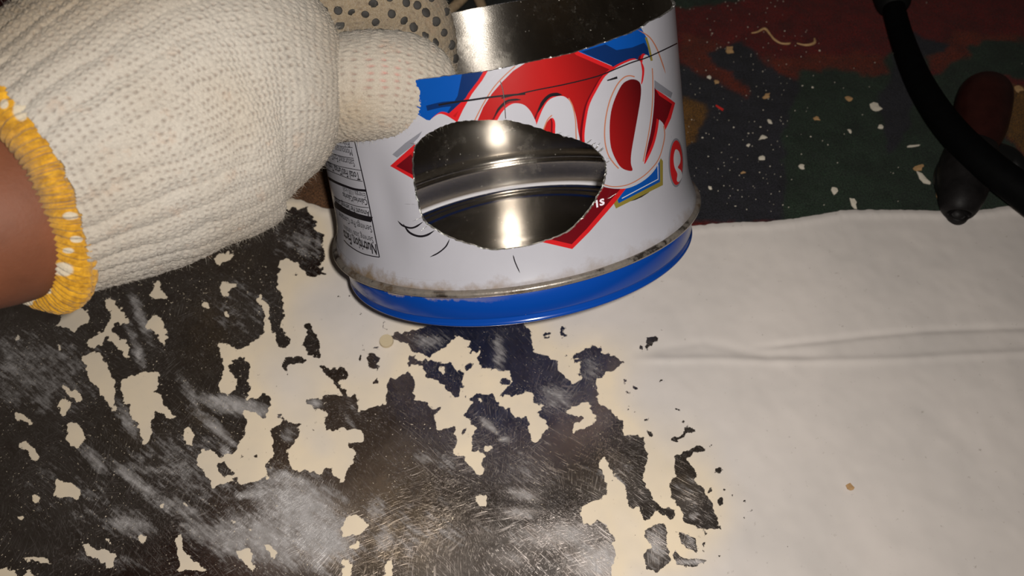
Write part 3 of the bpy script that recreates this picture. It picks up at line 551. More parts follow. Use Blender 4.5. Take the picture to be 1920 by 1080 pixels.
cols = dict(white=srgb(150, 149, 156), grey=srgb(108, 108, 116), gold=srgb(112, 100, 42), blue=srgb(6, 62, 134), navy=srgb(8, 34, 78), red=srgb(166, 24, 28), maroon=srgb(84, 8, 16), orange=srgb(150, 96, 74), black=srgb(22, 20, 24), pale=srgb(168, 166, 172), dimred=srgb(142, 20, 20))
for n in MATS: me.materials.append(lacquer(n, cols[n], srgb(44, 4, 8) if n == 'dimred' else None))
def set_normals(me, q, sgn):
    e = 1e-3; f = lambda a, b: loc(a, b, wall_r(a, b)+dent(a, b)); n = np.cross(f(q[:, 0]+e, q[:, 1])-f(q[:, 0]-e, q[:, 1]), f(q[:, 0], q[:, 1]+e)-f(q[:, 0], q[:, 1]-e)); n /= np.linalg.norm(n, axis=1)[:, None]
    if len(me.vertices) == len(q): me.normals_split_custom_set_from_vertices((n*sgn).tolist())
    else: print('normals skipped', len(me.vertices), len(q))
set_normals(me, vo, 1)
wall = obj('label_wall', me, None, can, label='white printed wall with red diamond and script letters')
bvh_wall = None
# inner skin
verts2 = []; faces2 = []; fm = []
addface(np.stack([domain[:, 0], domain[:, 1]], -1), 'x'); addface(hole, 'h')
for th in np.linspace(-pi/2+.03, 3*pi/2-.03, 130):
    for h in np.arange(h_lo+.02, 1.2, .06): verts2.append(Vector((th, h)))
vi, fk, _ = sheet2d(0, 0); fk = fk[:, ::-1].tolist()
TH = .012
me = new_mesh('inner_wall', loc(vi[:, 0], vi[:, 1], wall_r(vi[:, 0], vi[:, 1])-TH+dent(vi[:, 0], vi[:, 1])), fk); set_normals(me, vi, -1)
def tin(name, col=(.62, .585, .53, 1), rough=.2, aniso=True, rust=.5, brushed='ring'):
    t = NT(name); co = t.coord(); t.b.inputs['Metallic'].default_value = 1
    spv = t.add('ShaderNodeSeparateXYZ'); t.link(co, spv.inputs[0])
    # polar angle / height so the rolling grain runs round the tin
    ang = t.mth('ARCTAN2', spv.outputs[1], spv.outputs[0]); cmb = t.add('ShaderNodeCombineXYZ')
    t.link(t.mth('MULTIPLY', ang, 4.), cmb.inputs[0]); t.link(t.mth('MULTIPLY', spv.outputs[2], 3500.), cmb.inputs[1])
    if brushed == 'ring': g = t.noise(1.6, 3, .6, t.mapping(cmb.outputs[0], scale=(14, .55, 1)))
    else: g = t.noise(1200, 3, .6, t.mapping(co, scale=(.06, 1, 1)))
    if aniso:
        tg = t.add('ShaderNodeTangent', direction_type='RADIAL', axis='Z'); t.link(tg.outputs[0], t.b.inputs['Tangent']); t.b.inputs['Anisotropic'].default_value = .75; t.b.inputs['Anisotropic Rotation'].default_value = .25
    spots = t.ramp(t.noise(330, 4, .65, co), .62, .70); dust = t.ramp(t.noise(1100, 2, .6, co), .73, .75); big = t.ramp(t.noise(70, 5, .7, co), .52, .66)
    b = t.mix(t.mth('MULTIPLY', t.mth('MULTIPLY', spots, big), rust), col, (.30, .22, .13, 1)); b = t.mix(t.mth('MULTIPLY', dust, .9), b, (.75, .70, .62, 1))
    t.link(b, t.b.inputs['Base Color']); t.link(t.mth('SUBTRACT', 1., t.mth('MAXIMUM', t.mth('MULTIPLY', t.mth('MULTIPLY', spots, big), rust), dust)), t.b.inputs['Metallic'])
    t.link(t.mth('ADD', rough, t.mth('ADD', t.mth('MULTIPLY', g, .07), t.mth('MULTIPLY', big, .08))), t.b.inputs['Roughness']); t.bump(g, .12, .0003); return t.m
TIN = tin('bare_tin', (.5, .46, .41, 1), .19, rust=.25); BR_TIN = simple('cut_metal', (.9, .88, .84, 1), .3, metal=1, var=.3, scale=1500, bump=1.)
obj('inner_wall', me, TIN, can, label='bare shiny tin inside wall')
# cut edges (raw metal lips with burrs)
def lip(name, loop, closed=True):
    n = len(loop); th, h = loop[:, 0], loop[:, 1]; r0 = wall_r(th, h)+dent(th, h)
    rows = [loc(th, h, r0-TH-.001), loc(th+RNG.normal(0, .0016, n), h+RNG.normal(0, .0022, n), r0-TH*.5+.002), loc(th, h, r0+.001+.006*RNG.random(n)**4)]
    V_ = np.concatenate(rows); f = []
    for a in range(2):
        for i in range(n if closed else n-1):
            j = (i+1) % n; f.append([a*n+i, a*n+j, (a+1)*n+j, (a+1)*n+i])
    return obj(name, new_mesh(name, V_, f, False), BR_TIN, can)
lip('hole_edge', hole)
lt = np.linspace(-pi/2, 3*pi/2, 700); lip('top_edge', np.stack([lt, top_h(lt)], -1))['label'] = 'jagged bright cut top edge of the tin'
# curled burrs on the hole's upper right and lower left
def burr(px, py, dx, dy, wpx=2.2):
    bv = []; base = unwrap([(px-wpx, py), (px+wpx, py), (px+dx*.6, py+dy*.6), (px+dx, py+dy)]); r0 = wall_r(base[:, 0], base[:, 1])
    for (th_, h_), rr in zip(base, r0+np.array([.002, .002, .014, .03])): bv.append(loc(np.array(th_), np.array(h_), np.array(rr)))
    obj('burr', new_mesh('burr', np.array(bv), [[0, 1, 2], [0, 2, 3], [1, 3, 2]], False), BR_TIN, can)
for a in [(1101, 268, 3, -10), (1108, 273, 4, -9), (1116, 279, 3, -14), (1121, 285, 4, -12), (1131, 297, 10, -3, 3), (1136, 305, 5, -9, 2), (1124, 284, 2, -9), (779, 383, -13, -5, 2), (790, 408, -10, 2, 2), (1140, 372, 12, -14, 2), (781, 270, -7, -6, 3), (800, 424, -5, 4, 2), (1060, 256, 4, -4), (1046, 250, 3, -4)]: burr(*a)
def lathe(name, prof, mat, n=180, oval=False, **kw):
    prof = np.array(prof, float); th = np.linspace(0, 2*pi, n, endpoint=False); R_, T_ = np.meshgrid(prof[:, 0], th, indexing='ij'); H_ = np.repeat(prof[:, 1:2], n, 1)
    me = new_mesh(name, loc(T_, H_, R_).reshape(-1, 3), gridfaces(len(prof), n, True)); return obj(name, me, mat, can, **kw)
def arcp(cr, ch, r, a0, a1, n=10, rh=None): return [(cr+r*cos(rad(a)), ch+(rh or r)*sin(rad(a))) for a in np.linspace(a0, a1, n)]
t = NT('seam_metal'); co = t.coord(); t.b.inputs['Metallic'].default_value = .75; t.b.inputs['Roughness'].default_value = .3
nz = t.ramp(t.noise(70, 6, .7, co), .42, .62); t.link(t.mix(nz, (.40, .36, .32, 1), (.07, .05, .034, 1)), t.b.inputs['Base Color']); t.link(t.mth('SUBTRACT', 1., nz), t.b.inputs['Metallic']); t.bump(t.noise(400, 4, .6, co), .4, .0003)
lathe('seam', [(1.0, .226)]+arcp(1.026, .199, .0235, 110, -110, 18, .019)+[(.985, .165)], t.m, label='dirty rolled steel seam')
lathe('base_band', [(.985, .17), (.992, .16), (.9944, .12), (.993, .055), (.986, .043), (.984, .036), (.992, .028)]+arcp(.984, .012, .0104, 60, -90, 8)+[(.95, .0), (.945, .012), (.93, .02), (.0001, .02)],
      None, label='glossy blue base band')
t = NT('blue_lacquer'); co = t.coord(); spz = t.add('ShaderNodeSeparateXYZ'); t.link(co, spz.inputs[0])
hi = t.ramp(t.mth('ADD', spz.outputs[2], t.mth('MULTIPLY', t.noise(130, 5, .7, co), .006)), .0118, .0125); gr = t.mth('MULTIPLY', hi, t.ramp(spz.outputs[0], .005, .045, 0., 1.))
chips_ = t.ramp(t.noise(330, 3, .6, co), .76, .77)
b = t.mix(t.mth('MAXIMUM', gr, chips_), srgb(4, 54, 132), (.24, .19, .14, 1)); t.link(b, t.b.inputs['Base Color']); t.b.inputs['Roughness'].default_value = .2
for o in can.children:
    if o.name.startswith('base_band'): o.data.materials.clear(); o.data.materials.append(t.m)
# inside: lower wall, ring beads, white ring and stepped bottom
lathe('inner_bead', [(1.012, .262), (.992, .245), (.978, .236)]+arcp(.985, .218, .016, 130, 230, 8)+[(.99, .198)]+arcp(.986, .182, .014, 130, 230, 8)+[(.984, .165), (.982, .03)], TIN, label='beaded lower inside wall')
lathe('white_ring', [(.983, .034)]+arcp(.955, .012, .028, 40, 150, 8), simple('ring_white', srgb(236, 234, 240), .3), label='white ring inside the bottom')
lathe('bottom_panel', [(.945, .024), (.92, .018), (.905, .012), (.89, .026), (.875, .032), (.86, .026), (.845, .010), (.83, .012), (.815, .032), (.80, .038), (.785, .034), (.765, .016), (.75, .014), (.735, .022), (.7, .026), (.4, .026), (.0001, .025)], tin('floor_tin', (.5, .47, .43, 1), rough=.14, rust=.4, brushed='lin'), label='stepped shiny tin bottom seen through the hole')
# the silver needle scratch
a = unwrap(smooth_pts([(938, 152), (943, 170), (946, 195), (948, 222)], 4, False)); rr = wall_r(a[:, 0], a[:, 1])
sv = np.concatenate([loc(a[:, 0]-.0022, a[:, 1], rr+.002), loc(a[:, 0], a[:, 1], rr+.006), loc(a[:, 0]+.0022, a[:, 1], rr+.002)]); n = len(a)
obj('scratch', new_mesh('scratch', sv, [[k*n+i, k*n+i+1, (k+1)*n+i+1, (k+1)*n+i] for k in (0, 1) for i in range(n-1)]), simple('scratched_tin', (.45, .42, .42, 1), .25, metal=1), wall, label='thin silver scratch above the hole')
# printed words, upside down
BLACK = simple('black_ink', srgb(26, 24, 28), .3)
def words(txt, px, py, cap, bold=0., mat=BLACK, flip=True, rot=0., xs=1.):
    cu = bpy.data.curves.new('text', 'FONT'); cu.body = txt; cu.size = cap/.7; cu.offset = bold*cap; cu.resolution_u = 2
    o = bpy.data.objects.new('text', cu); COL.objects.link(o); dg = bpy.context.evaluated_depsgraph_get(); me = bpy.data.meshes.new_from_object(o.evaluated_get(dg)); bpy.data.objects.remove(o)
    v = np.zeros(len(me.vertices)*3); me.vertices.foreach_get('co', v); v = v.reshape(-1, 3); v[:, 0] *= xs
    c, s_ = cos(rot), sin(rot); v[:, :2] = np.stack([v[:, 0]*c-v[:, 1]*s_, v[:, 0]*s_+v[:, 1]*c], -1)
    q = unwrap([(px, py)])[0]; sg = 1 if flip else -1
    th = q[0]-sg*v[:, 0]; h = q[1]-sg*v[:, 1]; me.vertices.foreach_set('co', loc(th, h, wall_r(th, h)+.0012+dent(th, h)).astype(np.float32).ravel()); me.update()
    me.materials.clear(); obj('printed_text', me, mat, wall)
for a in [('Nutrition Facts', 705.5, 459, .052, .035), ('Serving Size/Tamaño', 699, 445, .034, 0), ('Servings Per Container', 696, 424, .036, 0), ('Amount Per Serving/Cantidad', 691, 396, .030, .02), ('Calories/Calorías', 687, 374.5, .030, .02),
          ('Energía (100 kcal)', 684, 362.5, .027, 0), ('Total Fat/Grasa Total', 673, 324, .038, .02), ('Saturated Fat/Grasa', 664, 299.5, .036, 0), ('Monounsaturated', 660, 280, .034, 0), ('Polyunsat.', 655, 264, .034, 0)]:
    words(a[0], a[1], a[2], a[3], a[4], xs=.80)
PALE = simple('pale_ink', srgb(205, 195, 205), .3)
words('s', 1124, 386, .045, .03, PALE, flip=False, xs=1.2); words('ı', 1117, 389, .05, .03, PALE, flip=False)

# ------------------------------------------------------------------ person: forearm in a knitted work glove
def frames(P):
    T = np.gradient(P, axis=0); T /= np.linalg.norm(T, axis=1)[:, None]; N = np.zeros_like(P)
    v = np.array([0, 0, 1.])-T[0]*T[0, 2]; v /= np.linalg.norm(v); N[0] = v
    for i in range(1, len(P)):
        v = N[i-1]-T[i]*np.dot(N[i-1], T[i]); N[i] = v/np.linalg.norm(v)
    return T, N, np.cross(T, N)
def tube_grid(ctrl, nv, nu, shape=None):
    """ctrl rows: px, py, depth, radius in px (at that depth); -> grid of points, outward normals, arc length, radius"""
    ctrl = np.array(ctrl, float); Pc = at_depth(ctrl[:, 0], ctrl[:, 1], ctrl[:, 2]); rc = ctrl[:, 3]*ctrl[:, 2]/F
    Q = smooth_pts(np.concatenate([Pc, rc[:, None]], 1), 40, False); s = np.concatenate([[0], np.cumsum(np.linalg.norm(np.diff(Q[:, :3], axis=0), axis=1)+np.abs(np.diff(Q[:, 3]))*.6)])
    si = np.linspace(0, s[-1], nv); Q = np.stack([np.interp(si, s, Q[:, k]) for k in range(4)], -1)
    kk = max(3, nv//16); kr = np.hanning(2*kk+1); kr /= kr.sum(); Qp = np.concatenate([2*Q[:1]-Q[kk:0:-1], Q, 2*Q[-1:]-Q[-2:-kk-2:-1]]); Qs = np.stack([np.convolve(Qp[:, k], kr, 'valid') for k in range(3)], -1); Q = np.concatenate([Qs, Q[:, 3:]], 1)
    P = Q[:, :3]; T, N, B = frames(P); r = np.maximum(Q[:, 3], 1e-5); th = np.linspace(0, 2*pi, nu, endpoint=False)
    ring = np.cos(th)[None, :, None]*N[:, None]+np.sin(th)[None, :, None]*B[:, None]
    G = P[:, None]+ring*r[:, None, None]; return G, si, r, th
def grid_normals(G):
    du = np.roll(G, -1, 1)-np.roll(G, 1, 1); dv = np.gradient(G, axis=0); n = np.cross(du, dv); n /= np.linalg.norm(n, axis=-1)[..., None]+1e-12
    c = G.mean(1, keepdims=True); sgn = np.sign(((G-c)*n).sum(-1).mean()); return n*sgn
WALE, COURSE = .00175, .0024
def knit(ctrl, step=.00036, seed=0, ribs=0., lumps=.0012, amp=.0005, wale=WALE):
    ctrl = np.array(ctrl, float); Pc = at_depth(ctrl[:, 0], ctrl[:, 1], ctrl[:, 2]); L = np.linalg.norm(np.diff(Pc, axis=0), axis=1).sum(); rm = (ctrl[:, 3]*ctrl[:, 2]/F).max()
    nu = int(2*pi*rm/step); nv = int((L+rm*.6)/step); G, s, r, th = tube_grid(ctrl, nv, nu); Nn = grid_normals(G)
    nw = round(2*pi*rm*.92/wale); U = np.broadcast_to(th[None]/(2*pi)*nw, G.shape[:2]); Sx = np.broadcast_to(s[:, None]/COURSE, G.shape[:2])
    wu = (fbm(G[..., 0]*160, G[..., 1]*160, G[..., 2]*160, 2, seed+1)-.5); ws_ = (fbm(G[..., 0]*160, G[..., 1]*160, G[..., 2]*160, 2, seed+5)-.5)
    U = U+wu*1.6; Sx = Sx+ws_*1.2
    x = U-np.floor(U)-.5; ax = np.abs(x)
    leg = np.sqrt(np.clip(np.sin(2*pi*ax), 0, 1)+.02); yy = Sx-1.1*ax; body = .5+.5*np.cos(2*pi*yy)
    jit = vnoise(np.floor(U)*1.7, np.floor(Sx+.2)*1.3, 0, seed+9)
    k = leg*(.35+.65*body**.6)*(.75+.5*jit); k = np.clip(k, 0, 1.2)
    hx = np.minimum(ax, .5-ax)*0+np.abs(.5-ax); hole_ = np.exp(-((hx/.16)**2+((yy-np.round(yy+.5)+.5)/.19)**2))
    hole_ = hole_*(vnoise(np.floor(U+.5)*2.1, np.floor(Sx)*1.9, 3, seed+2) > .35)
    lump = (fbm(G[..., 0]*55, G[..., 1]*55, G[..., 2]*55, 3, seed+3)-.5)*2*lumps
    rib = 0
    if ribs: rib = ribs*np.exp(-(s[:, None]/.06)**1.5)*(np.abs(np.sin(U*pi/4.))-.5)*(1+0*x)
    d = (k-hole_*1.1)*amp+lump+rib
    G2 = G+Nn*d[..., None]; knitv = np.clip(k, 0, 1); return G2, Nn, knitv, hole_, G
body_c = [(-38, 392, .1862, 214), (10, 368, .190, 216), (55, 344, .1938, 232), (115, 312, .1990, 250), (200, 266, .2066, 268), (290, 218, .2145, 274), (380, 180, .221, 268), (455, 158, .2255, 247), (515, 156, .229, 216), (560, 158, .232, 178), (596, 160, .235, 134), (620, 162, .237, 88), (632, 163, .238, 44), (636, 163, .2385, 5)]
thumb_c = [(560, 190, .236, 70), (610, 178, .232, 86), (660, 163, .229, 97), (710, 160, .228, 97), (755, 163, .229, 96), (790, 172, .2305, 88), (812, 180, .232, 72), (827, 186, .2335, 48), (834, 189, .2345, 24), (836, 190, .235, 5)]
# the index finger goes over the cut rim into the tin
index_c = [(520, 20, .262, 78), (600, 6, .262, 80), (680, -6, .264, 82), (742, 6, .268, 78), (778, 50, .274, 70), (792, 100, .281, 62), (799, 138, .287, 54), (804, 165, .291, 40), (806, 184, .293, 20), (806, 190, .294, 4)]
mid_c = [(480, -60, .28, 70), (600, -120, .285, 75), (720, -130, .30, 72), (790, -90, .31, 66), (800, -40, .315, 60), (800, -15, .318, 30), (800, -8, .32, 4)]
parts = []; V_ = []; F_ = []; K_ = []; n0 = 0
for idx, (c_, kw) in enumerate([(body_c, dict(ribs=.0011, lumps=.0014)), (thumb_c, dict(seed=20, lumps=.0008)), (index_c, dict(seed=40, lumps=.0008, step=.0005)), (mid_c, dict(seed=60, step=.0008))]):
    G2, Nn, kv, hv, G0 = knit(c_, **kw); nr, nc = G2.shape[:2]; V_.append(G2.reshape(-1, 3)); F_.append(gridfaces(nr, nc, True)+n0); n0 += nr*nc
    pxx, pyy = to_px(G2); dirt_shade = np.zeros_like(kv)
    if idx == 1:
        pink = np.exp(-(((pxx-722)/45)**2+((pyy-135)/38)**2)); dirt_shade = np.exp(-(((pxx-660)/60)**2+((pyy-215)/50)**2))*.5+.28
    elif idx == 2: pink = 0*kv; dirt_shade = 0*kv+1
    elif idx == 3: pink = 0*kv; dirt_shade = 0*kv+.8
    else: pink = 0*kv; dirt_shade = np.clip(fbm(G0[..., 0]*40, G0[..., 1]*40, G0[..., 2]*40, 3, 66)*1.6-.75, 0, 1)*.6+.9*np.exp(-np.clip(pyy+pxx*.45-20, 0, 1e4)**2/120.**2)+.35*np.exp(-((pxx-640)/50)**2)  # noise is dirt; upper-left falloff and crease by the thumb are painted shade
    K_.append(np.stack([np.clip(hv, 0, 1), np.clip(dirt_shade, 0, 1), pink+0*kv], -1).reshape(-1, 3))
    parts.append((G2, Nn))
CUFF_C = at_depth(-2, 368, .1896); CUFF_T = at_depth(48, 354, .194)-at_depth(10, 368, .190); CUFF_T /= np.linalg.norm(CUFF_T)
keep = ((V_[0]-CUFF_C) @ CUFF_T > -.0005)[F_[0]].all(1); F_[0] = F_[0][keep]
me = new_mesh('glove', np.concatenate(V_), np.concatenate(F_)); attr(me, 'wear_shade', np.concatenate(K_))
t = NT('cotton_knit'); A = t.add('ShaderNodeVertexColor', layer_name='wear_shade'); sp = t.add('ShaderNodeSeparateColor'); t.link(A.outputs[0], sp.inputs[0]); co = t.coord()
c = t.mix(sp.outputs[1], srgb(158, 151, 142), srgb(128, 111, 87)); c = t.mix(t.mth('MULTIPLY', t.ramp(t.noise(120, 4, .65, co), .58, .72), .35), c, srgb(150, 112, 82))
c = t.mix(t.ramp(t.noise(2600, 2, .6, co), .3, .75, 0, .3), c, srgb(188, 181, 170))
hc = t.mix(sp.outputs[2], srgb(92, 76, 66), srgb(172, 92, 88)); c = t.mix(t.mth('MULTIPLY', sp.outputs[0], .75), c, hc); t.link(c, t.b.inputs['Base Color'])  # shade in the knit gaps is painted in; pink skin shows at the nail
t.b.inputs['Roughness'].default_value = .95; t.b.inputs['Specular IOR Level'].default_value = .1; t.b.inputs['Sheen Weight'].default_value = .12; t.bump(t.noise(3500, 3, .7, co), .8, .0003)
KN = t.m
person = empty('person', tuple(at_depth(20, 366, .19)), label='person\'s arm reaching in from the left, white knitted work glove pinching the tin', category='person')
person.matrix_world = Matrix.Translation(Vector(at_depth(20, 366, .19)))
def pobj(name, me, mat, parent, **kw):
    o = obj(name, me, mat, parent, **kw); o.matrix_parent_inverse = Matrix.Translation(-Vector(at_depth(20, 366, .19))); return o
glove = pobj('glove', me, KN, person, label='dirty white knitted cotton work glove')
def gobj(name, me, mat, **kw): return obj(name, me, mat, glove, **kw)
# forearm and hand inside the glove: one continuous skinned body
SK = NT('skin'); co = SK.coord(); SK.link(SK.mix(SK.ramp(SK.noise(60, 5, .6, co), .3, .7), srgb(92, 54, 36), srgb(108, 64, 43)), SK.b.inputs['Base Color']); SK.b.inputs['Roughness'].default_value = .62; SK.b.inputs['Specular IOR Level'].default_value = .25; SK.b.inputs['Subsurface Weight'].default_value = .12
SK.b.inputs['Subsurface Radius'].default_value = (.004, .0015, .0008); SK.b.inputs['Subsurface Scale'].default_value = 1; SK.bump(SK.noise(900, 4, .7, co), .35, .0003)
axis_w = at_depth(20, 366, .19)-at_depth(120, 305, .201); axis_w /= np.linalg.norm(axis_w)
p0 = at_depth(4, 396, .190); arm_dir = c2w(np.array([-.84, .22, -.50]))-CAMPOS; arm_dir /= np.linalg.norm(arm_dir)
jn = []; 
jn.append((p0+arm_dir*.22, .036)); jn.append((p0+arm_dir*.17, .032)); jn.append((p0+arm_dir*.09, .026)); jn.append((p0+arm_dir*.03, .0225)); jn.append((p0, .0222))
for q in ((90, 330, .201, .0235), (240, 235, .212, .028), (380, 170, .222, .029), (470, 150, .228, .024)): jn.append((at_depth(*q[:3]), q[3]))
chains = [[(p, r) for p, r in jn]]
def chain(L, k): return [(at_depth(a[0], a[1], a[2]), a[3]*a[2]/F*k) for a in L]
fing = [chain(thumb_c[1:-2], .78), chain(index_c[:-2], .72), chain(mid_c[:-2], .7), chain([(440, -90, .30, 70), (560, -170, .31, 68), (680, -190, .325, 60), (720, -150, .335, 45)], .75), chain([(400, -110, .315, 55), (500, -210, .325, 52), (600, -240, .34, 45)], .75)]
av = []; af = []; n0 = 0
def limb(L, nv=60, nu=40):
    global n0
    Q = smooth_pts(np.array([[*p, r] for p, r in L]), 12, False); Q = np.concatenate([Q[:1]*[1, 1, 1, .02], Q, Q[-1:]*[1, 1, 1, .55]+0, Q[-1:]*[1, 1, 1, .02]])
    d = Q[-3, :3]-Q[-4, :3]; d /= np.linalg.norm(d); Q[-2, :3] += d*Q[-3, 3]*.7; Q[-1, :3] += d*Q[-3, 3]*.9; Q[0, :3] -= (Q[2, :3]-Q[1, :3])*.01
    T, N, B = frames(Q[:, :3]+np.arange(len(Q))[:, None]*1e-7); th = np.linspace(0, 2*pi, nu, endpoint=False)
    G = Q[:, None, :3]+(np.cos(th)[None, :, None]*N[:, None]+np.sin(th)[None, :, None]*B[:, None])*Q[:, 3][:, None, None]
    av.append(G.reshape(-1, 3)); af.extend((gridfaces(len(Q), nu, True)+n0).tolist()); af.append([n0+k for k in range(nu)]); af.append([n0+(len(Q)-1)*nu+k for k in range(nu)][::-1]); n0 += len(Q)*nu
limb(jn)
for i, fg in enumerate(fing): limb(([jn[-1]] if i == 0 else [jn[-2]])[:0]+[(fg[0][0]*.4+jn[-1 if i == 0 else -2][0]*.6, fg[0][1])]+fg)
me = new_mesh('arm', np.concatenate(av), af); tmp = bpy.data.objects.new('arm', me); COL.objects.link(tmp)
rm_ = tmp.modifiers.new('remesh', 'REMESH'); rm_.mode = 'VOXEL'; rm_.voxel_size = .0016; sm_ = tmp.modifiers.new('smooth', 'SMOOTH'); sm_.factor = .5; sm_.iterations = 8
dg = bpy.context.evaluated_depsgraph_get(); me2 = bpy.data.meshes.new_from_object(tmp.evaluated_get(dg)); bpy.data.objects.remove(tmp)
me2.polygons.foreach_set('use_smooth', np.ones(len(me2.polygons), dtype=bool)); me2.name = 'arm'
pobj('arm', me2, SK.m, person, label='bare brown wrist and forearm')
# yellow overlocked cuff: thick yarn wound round the opening
G, s_, r_, th_ = tube_grid(body_c, 60, 400); Tn, Nn_, Bn = frames(G.mean(1)); c0 = at_depth(-2, 368, .1896); T0 = CUFF_T; N0 = Nn_[0]-T0*np.dot(Nn_[0], T0); N0 /= np.linalg.norm(N0); B0 = np.cross(T0, N0)
nu, nv = 1500, 44; u = np.linspace(0, 2*pi, nu, endpoint=False)[:, None]; v = np.linspace(0, 2*pi, nv, endpoint=False)[None]
R0 = 220*.19/F; rt = .0051*(1+.25*(fbm(np.cos(u)*3+9, np.sin(u)*3, 0, 2, 4)-.5))
wrap = np.cos((u*95+1.2*np.sin(v)+2.2*(fbm(np.cos(u)*14, np.sin(u)*14, 0, 2, 31)-.5)*2+v*.8))
rr = rt*(1+.10*wrap+.10*(fbm(u*150, v*3, 0, 2, 14)-.5)); rad_dir = np.cos(u)[..., None]*N0+np.sin(u)[..., None]*B0
Rc = (R0-.0031)+.0012*np.sin(3*u+1); CT = c0+rad_dir*Rc[..., None]+rad_dir*(rr*np.cos(v)*1.0)[..., None]-T0*(rr*np.sin(v)*.75)[..., None]
me = new_mesh('cuff', CT.reshape(-1, 3), gridfaces(nu, nv, True)[:, ::-1])
# close the ring
me.clear_geometry() if False else None
idx = np.arange(nv); extra = np.stack([(nu-1)*nv+idx, (nu-1)*nv+(idx+1) % nv, (idx+1) % nv, idx], -1)[:, ::-1]
me = new_mesh('cuff', CT.reshape(-1, 3), np.concatenate([gridfaces(nu, nv, True)[:, ::-1], extra]))
pxx, pyy = to_px(CT); blot = np.zeros_like(pxx)
for (bx, by, rx_, ry_) in [(8, 195, 9, 10), (40, 207, 17, 22), (132, 405, 16, 8), (143, 449, 13, 7), (128, 470, 12, 6), (118, 505, 22, 14), (85, 545, 14, 7), (50, 568, 14, 6), (5, 150, 8, 5), (60, 560, 10, 5)]:
    blot = np.maximum(blot, np.exp(-(((pxx-bx)/rx_)**2+((pyy-by)/ry_)**2)**1.5))
attr(me, 'wear_shade', np.repeat(blot.reshape(-1, 1), 3, 1))
t = NT('yellow_yarn'); A = t.add('ShaderNodeVertexColor', layer_name='wear_shade'); sp = t.add('ShaderNodeSeparateColor'); t.link(A.outputs[0], sp.inputs[0]); co = t.coord()
c = t.mix(t.ramp(t.noise(420, 4, .7, co), .3, .7), srgb(130, 88, 10), srgb(194, 144, 34)); c = t.mix(t.ramp(t.mth('ADD', sp.outputs[0], t.mth('MULTIPLY', t.mth('SUBTRACT', t.noise(700, 3, .6, co), .5), .5)), .35, .6), c, srgb(172, 160, 140)); t.link(c, t.b.inputs['Base Color'])
t.b.inputs['Roughness'].default_value = .85; t.b.inputs['Specular IOR Level'].default_value = .15; t.b.inputs['Sheen Weight'].default_value = .2; t.bump(t.noise(2200, 3, .7, t.mapping(co, scale=(1, 1, 1))), .8, .0004)
gobj('cuff', me, t.m, label='yellow overlocked cuff edge with white yarn showing')
# rubber grip dots on the index finger
G2, Nn = parts[2]; flat = G2.reshape(-1, 3); ff = gridfaces(G2.shape[0], G2.shape[1], True)
bvh = BVHTree.FromPolygons([Vector(p) for p in flat[:].tolist()], ff.tolist())
dm = bmesh.new(); bmesh.ops.create_uvsphere(dm, u_segments=14, v_segments=8, radius=1); bmesh.ops.scale(dm, vec=(1, 1, .3), verts=dm.verts)
dme = bpy.data.meshes.new('rubber_dot'); dm.to_mesh(dme); dm.free(); dme.polygons.foreach_set('use_smooth', np.ones(len(dme.polygons), dtype=bool))
RUB = simple('grey_rubber', srgb(50, 47, 44), .7, var=.2, scale=900, bump=.3); dme.materials.append(RUB)
for (x, y) in [(761, 5), (782, 10), (659, 22), (685, 26), (634, 20), (734, 26), (798, 24), (614, 41), (637, 46), (704, 41), (757, 38), (817, 40), (775, 51), (717, 59), (832, 61), (797, 66), (816, 80), (845, 84), (830, 105), (790, 89), (853, 110), (804, 116), (841, 130), (606, 19), (700, 6), (730, -4), (836, 22), (808, -4), (760, -28), (660, -18)]:
    d = Vector(c2w(ray(x, y))-CAMPOS).normalized(); hit, nrm, _, _ = bvh.ray_cast(Vector(CAMPOS), d)
    if hit is None: continue
    if nrm.dot(d) > 0: nrm = -nrm
    nrm = (nrm-d*.4).normalized(); k = random.uniform(.85, 1.1)*8.2*hit.__sub__(Vector(CAMPOS)).length/F
    o = gobj('rubber_dot', dme, None); o.matrix_basis = Matrix.Translation(hit+nrm*.0003) @ nrm.to_track_quat('Z', 'Y').to_matrix().to_4x4() @ Matrix.Diagonal((k, k, k, 1))
# cotton fuzz
fv = []; nF = 0; FZ = []
for (G2, Nn), cnt in zip(parts[:3], (14000, 5000, 3000)):
    i = RNG.integers(2, G2.shape[0]-2, cnt); j = RNG.integers(0, G2.shape[1], cnt); ok = (G2[i, j]-CUFF_C) @ CUFF_T > .001; i = i[ok]; j = j[ok]; cnt = len(i); p = G2[i, j]; n = Nn[i, j]; dr = n*.9+RNG.normal(0, .8, (cnt, 3)); dr /= np.linalg.norm(dr, axis=1)[:, None]
    L = RNG.uniform(.0005, .0017, cnt)[:, None]; bend = RNG.normal(0, .7, (cnt, 3)); sd_ = np.cross(dr, RNG.normal(0, 1, (cnt, 3))); sd_ /= np.linalg.norm(sd_, axis=1)[:, None]; sd_ *= .00002
    m_ = p+dr*L*.5; e_ = p+(dr+bend)*L; FZ.append(np.stack([p-sd_, p+sd_, m_+sd_, m_-sd_, e_], 1).reshape(-1, 3)); nF += cnt
fz = np.concatenate(FZ); b5 = np.arange(nF)[:, None]*5; tri = np.concatenate([b5+[0, 1, 2], b5+[0, 2, 3], b5+[3, 2, 4]])
gobj('fuzz', new_mesh('fuzz', fz, tri), simple('cotton_fuzz', srgb(165, 157, 145), .9), kind='stuff')

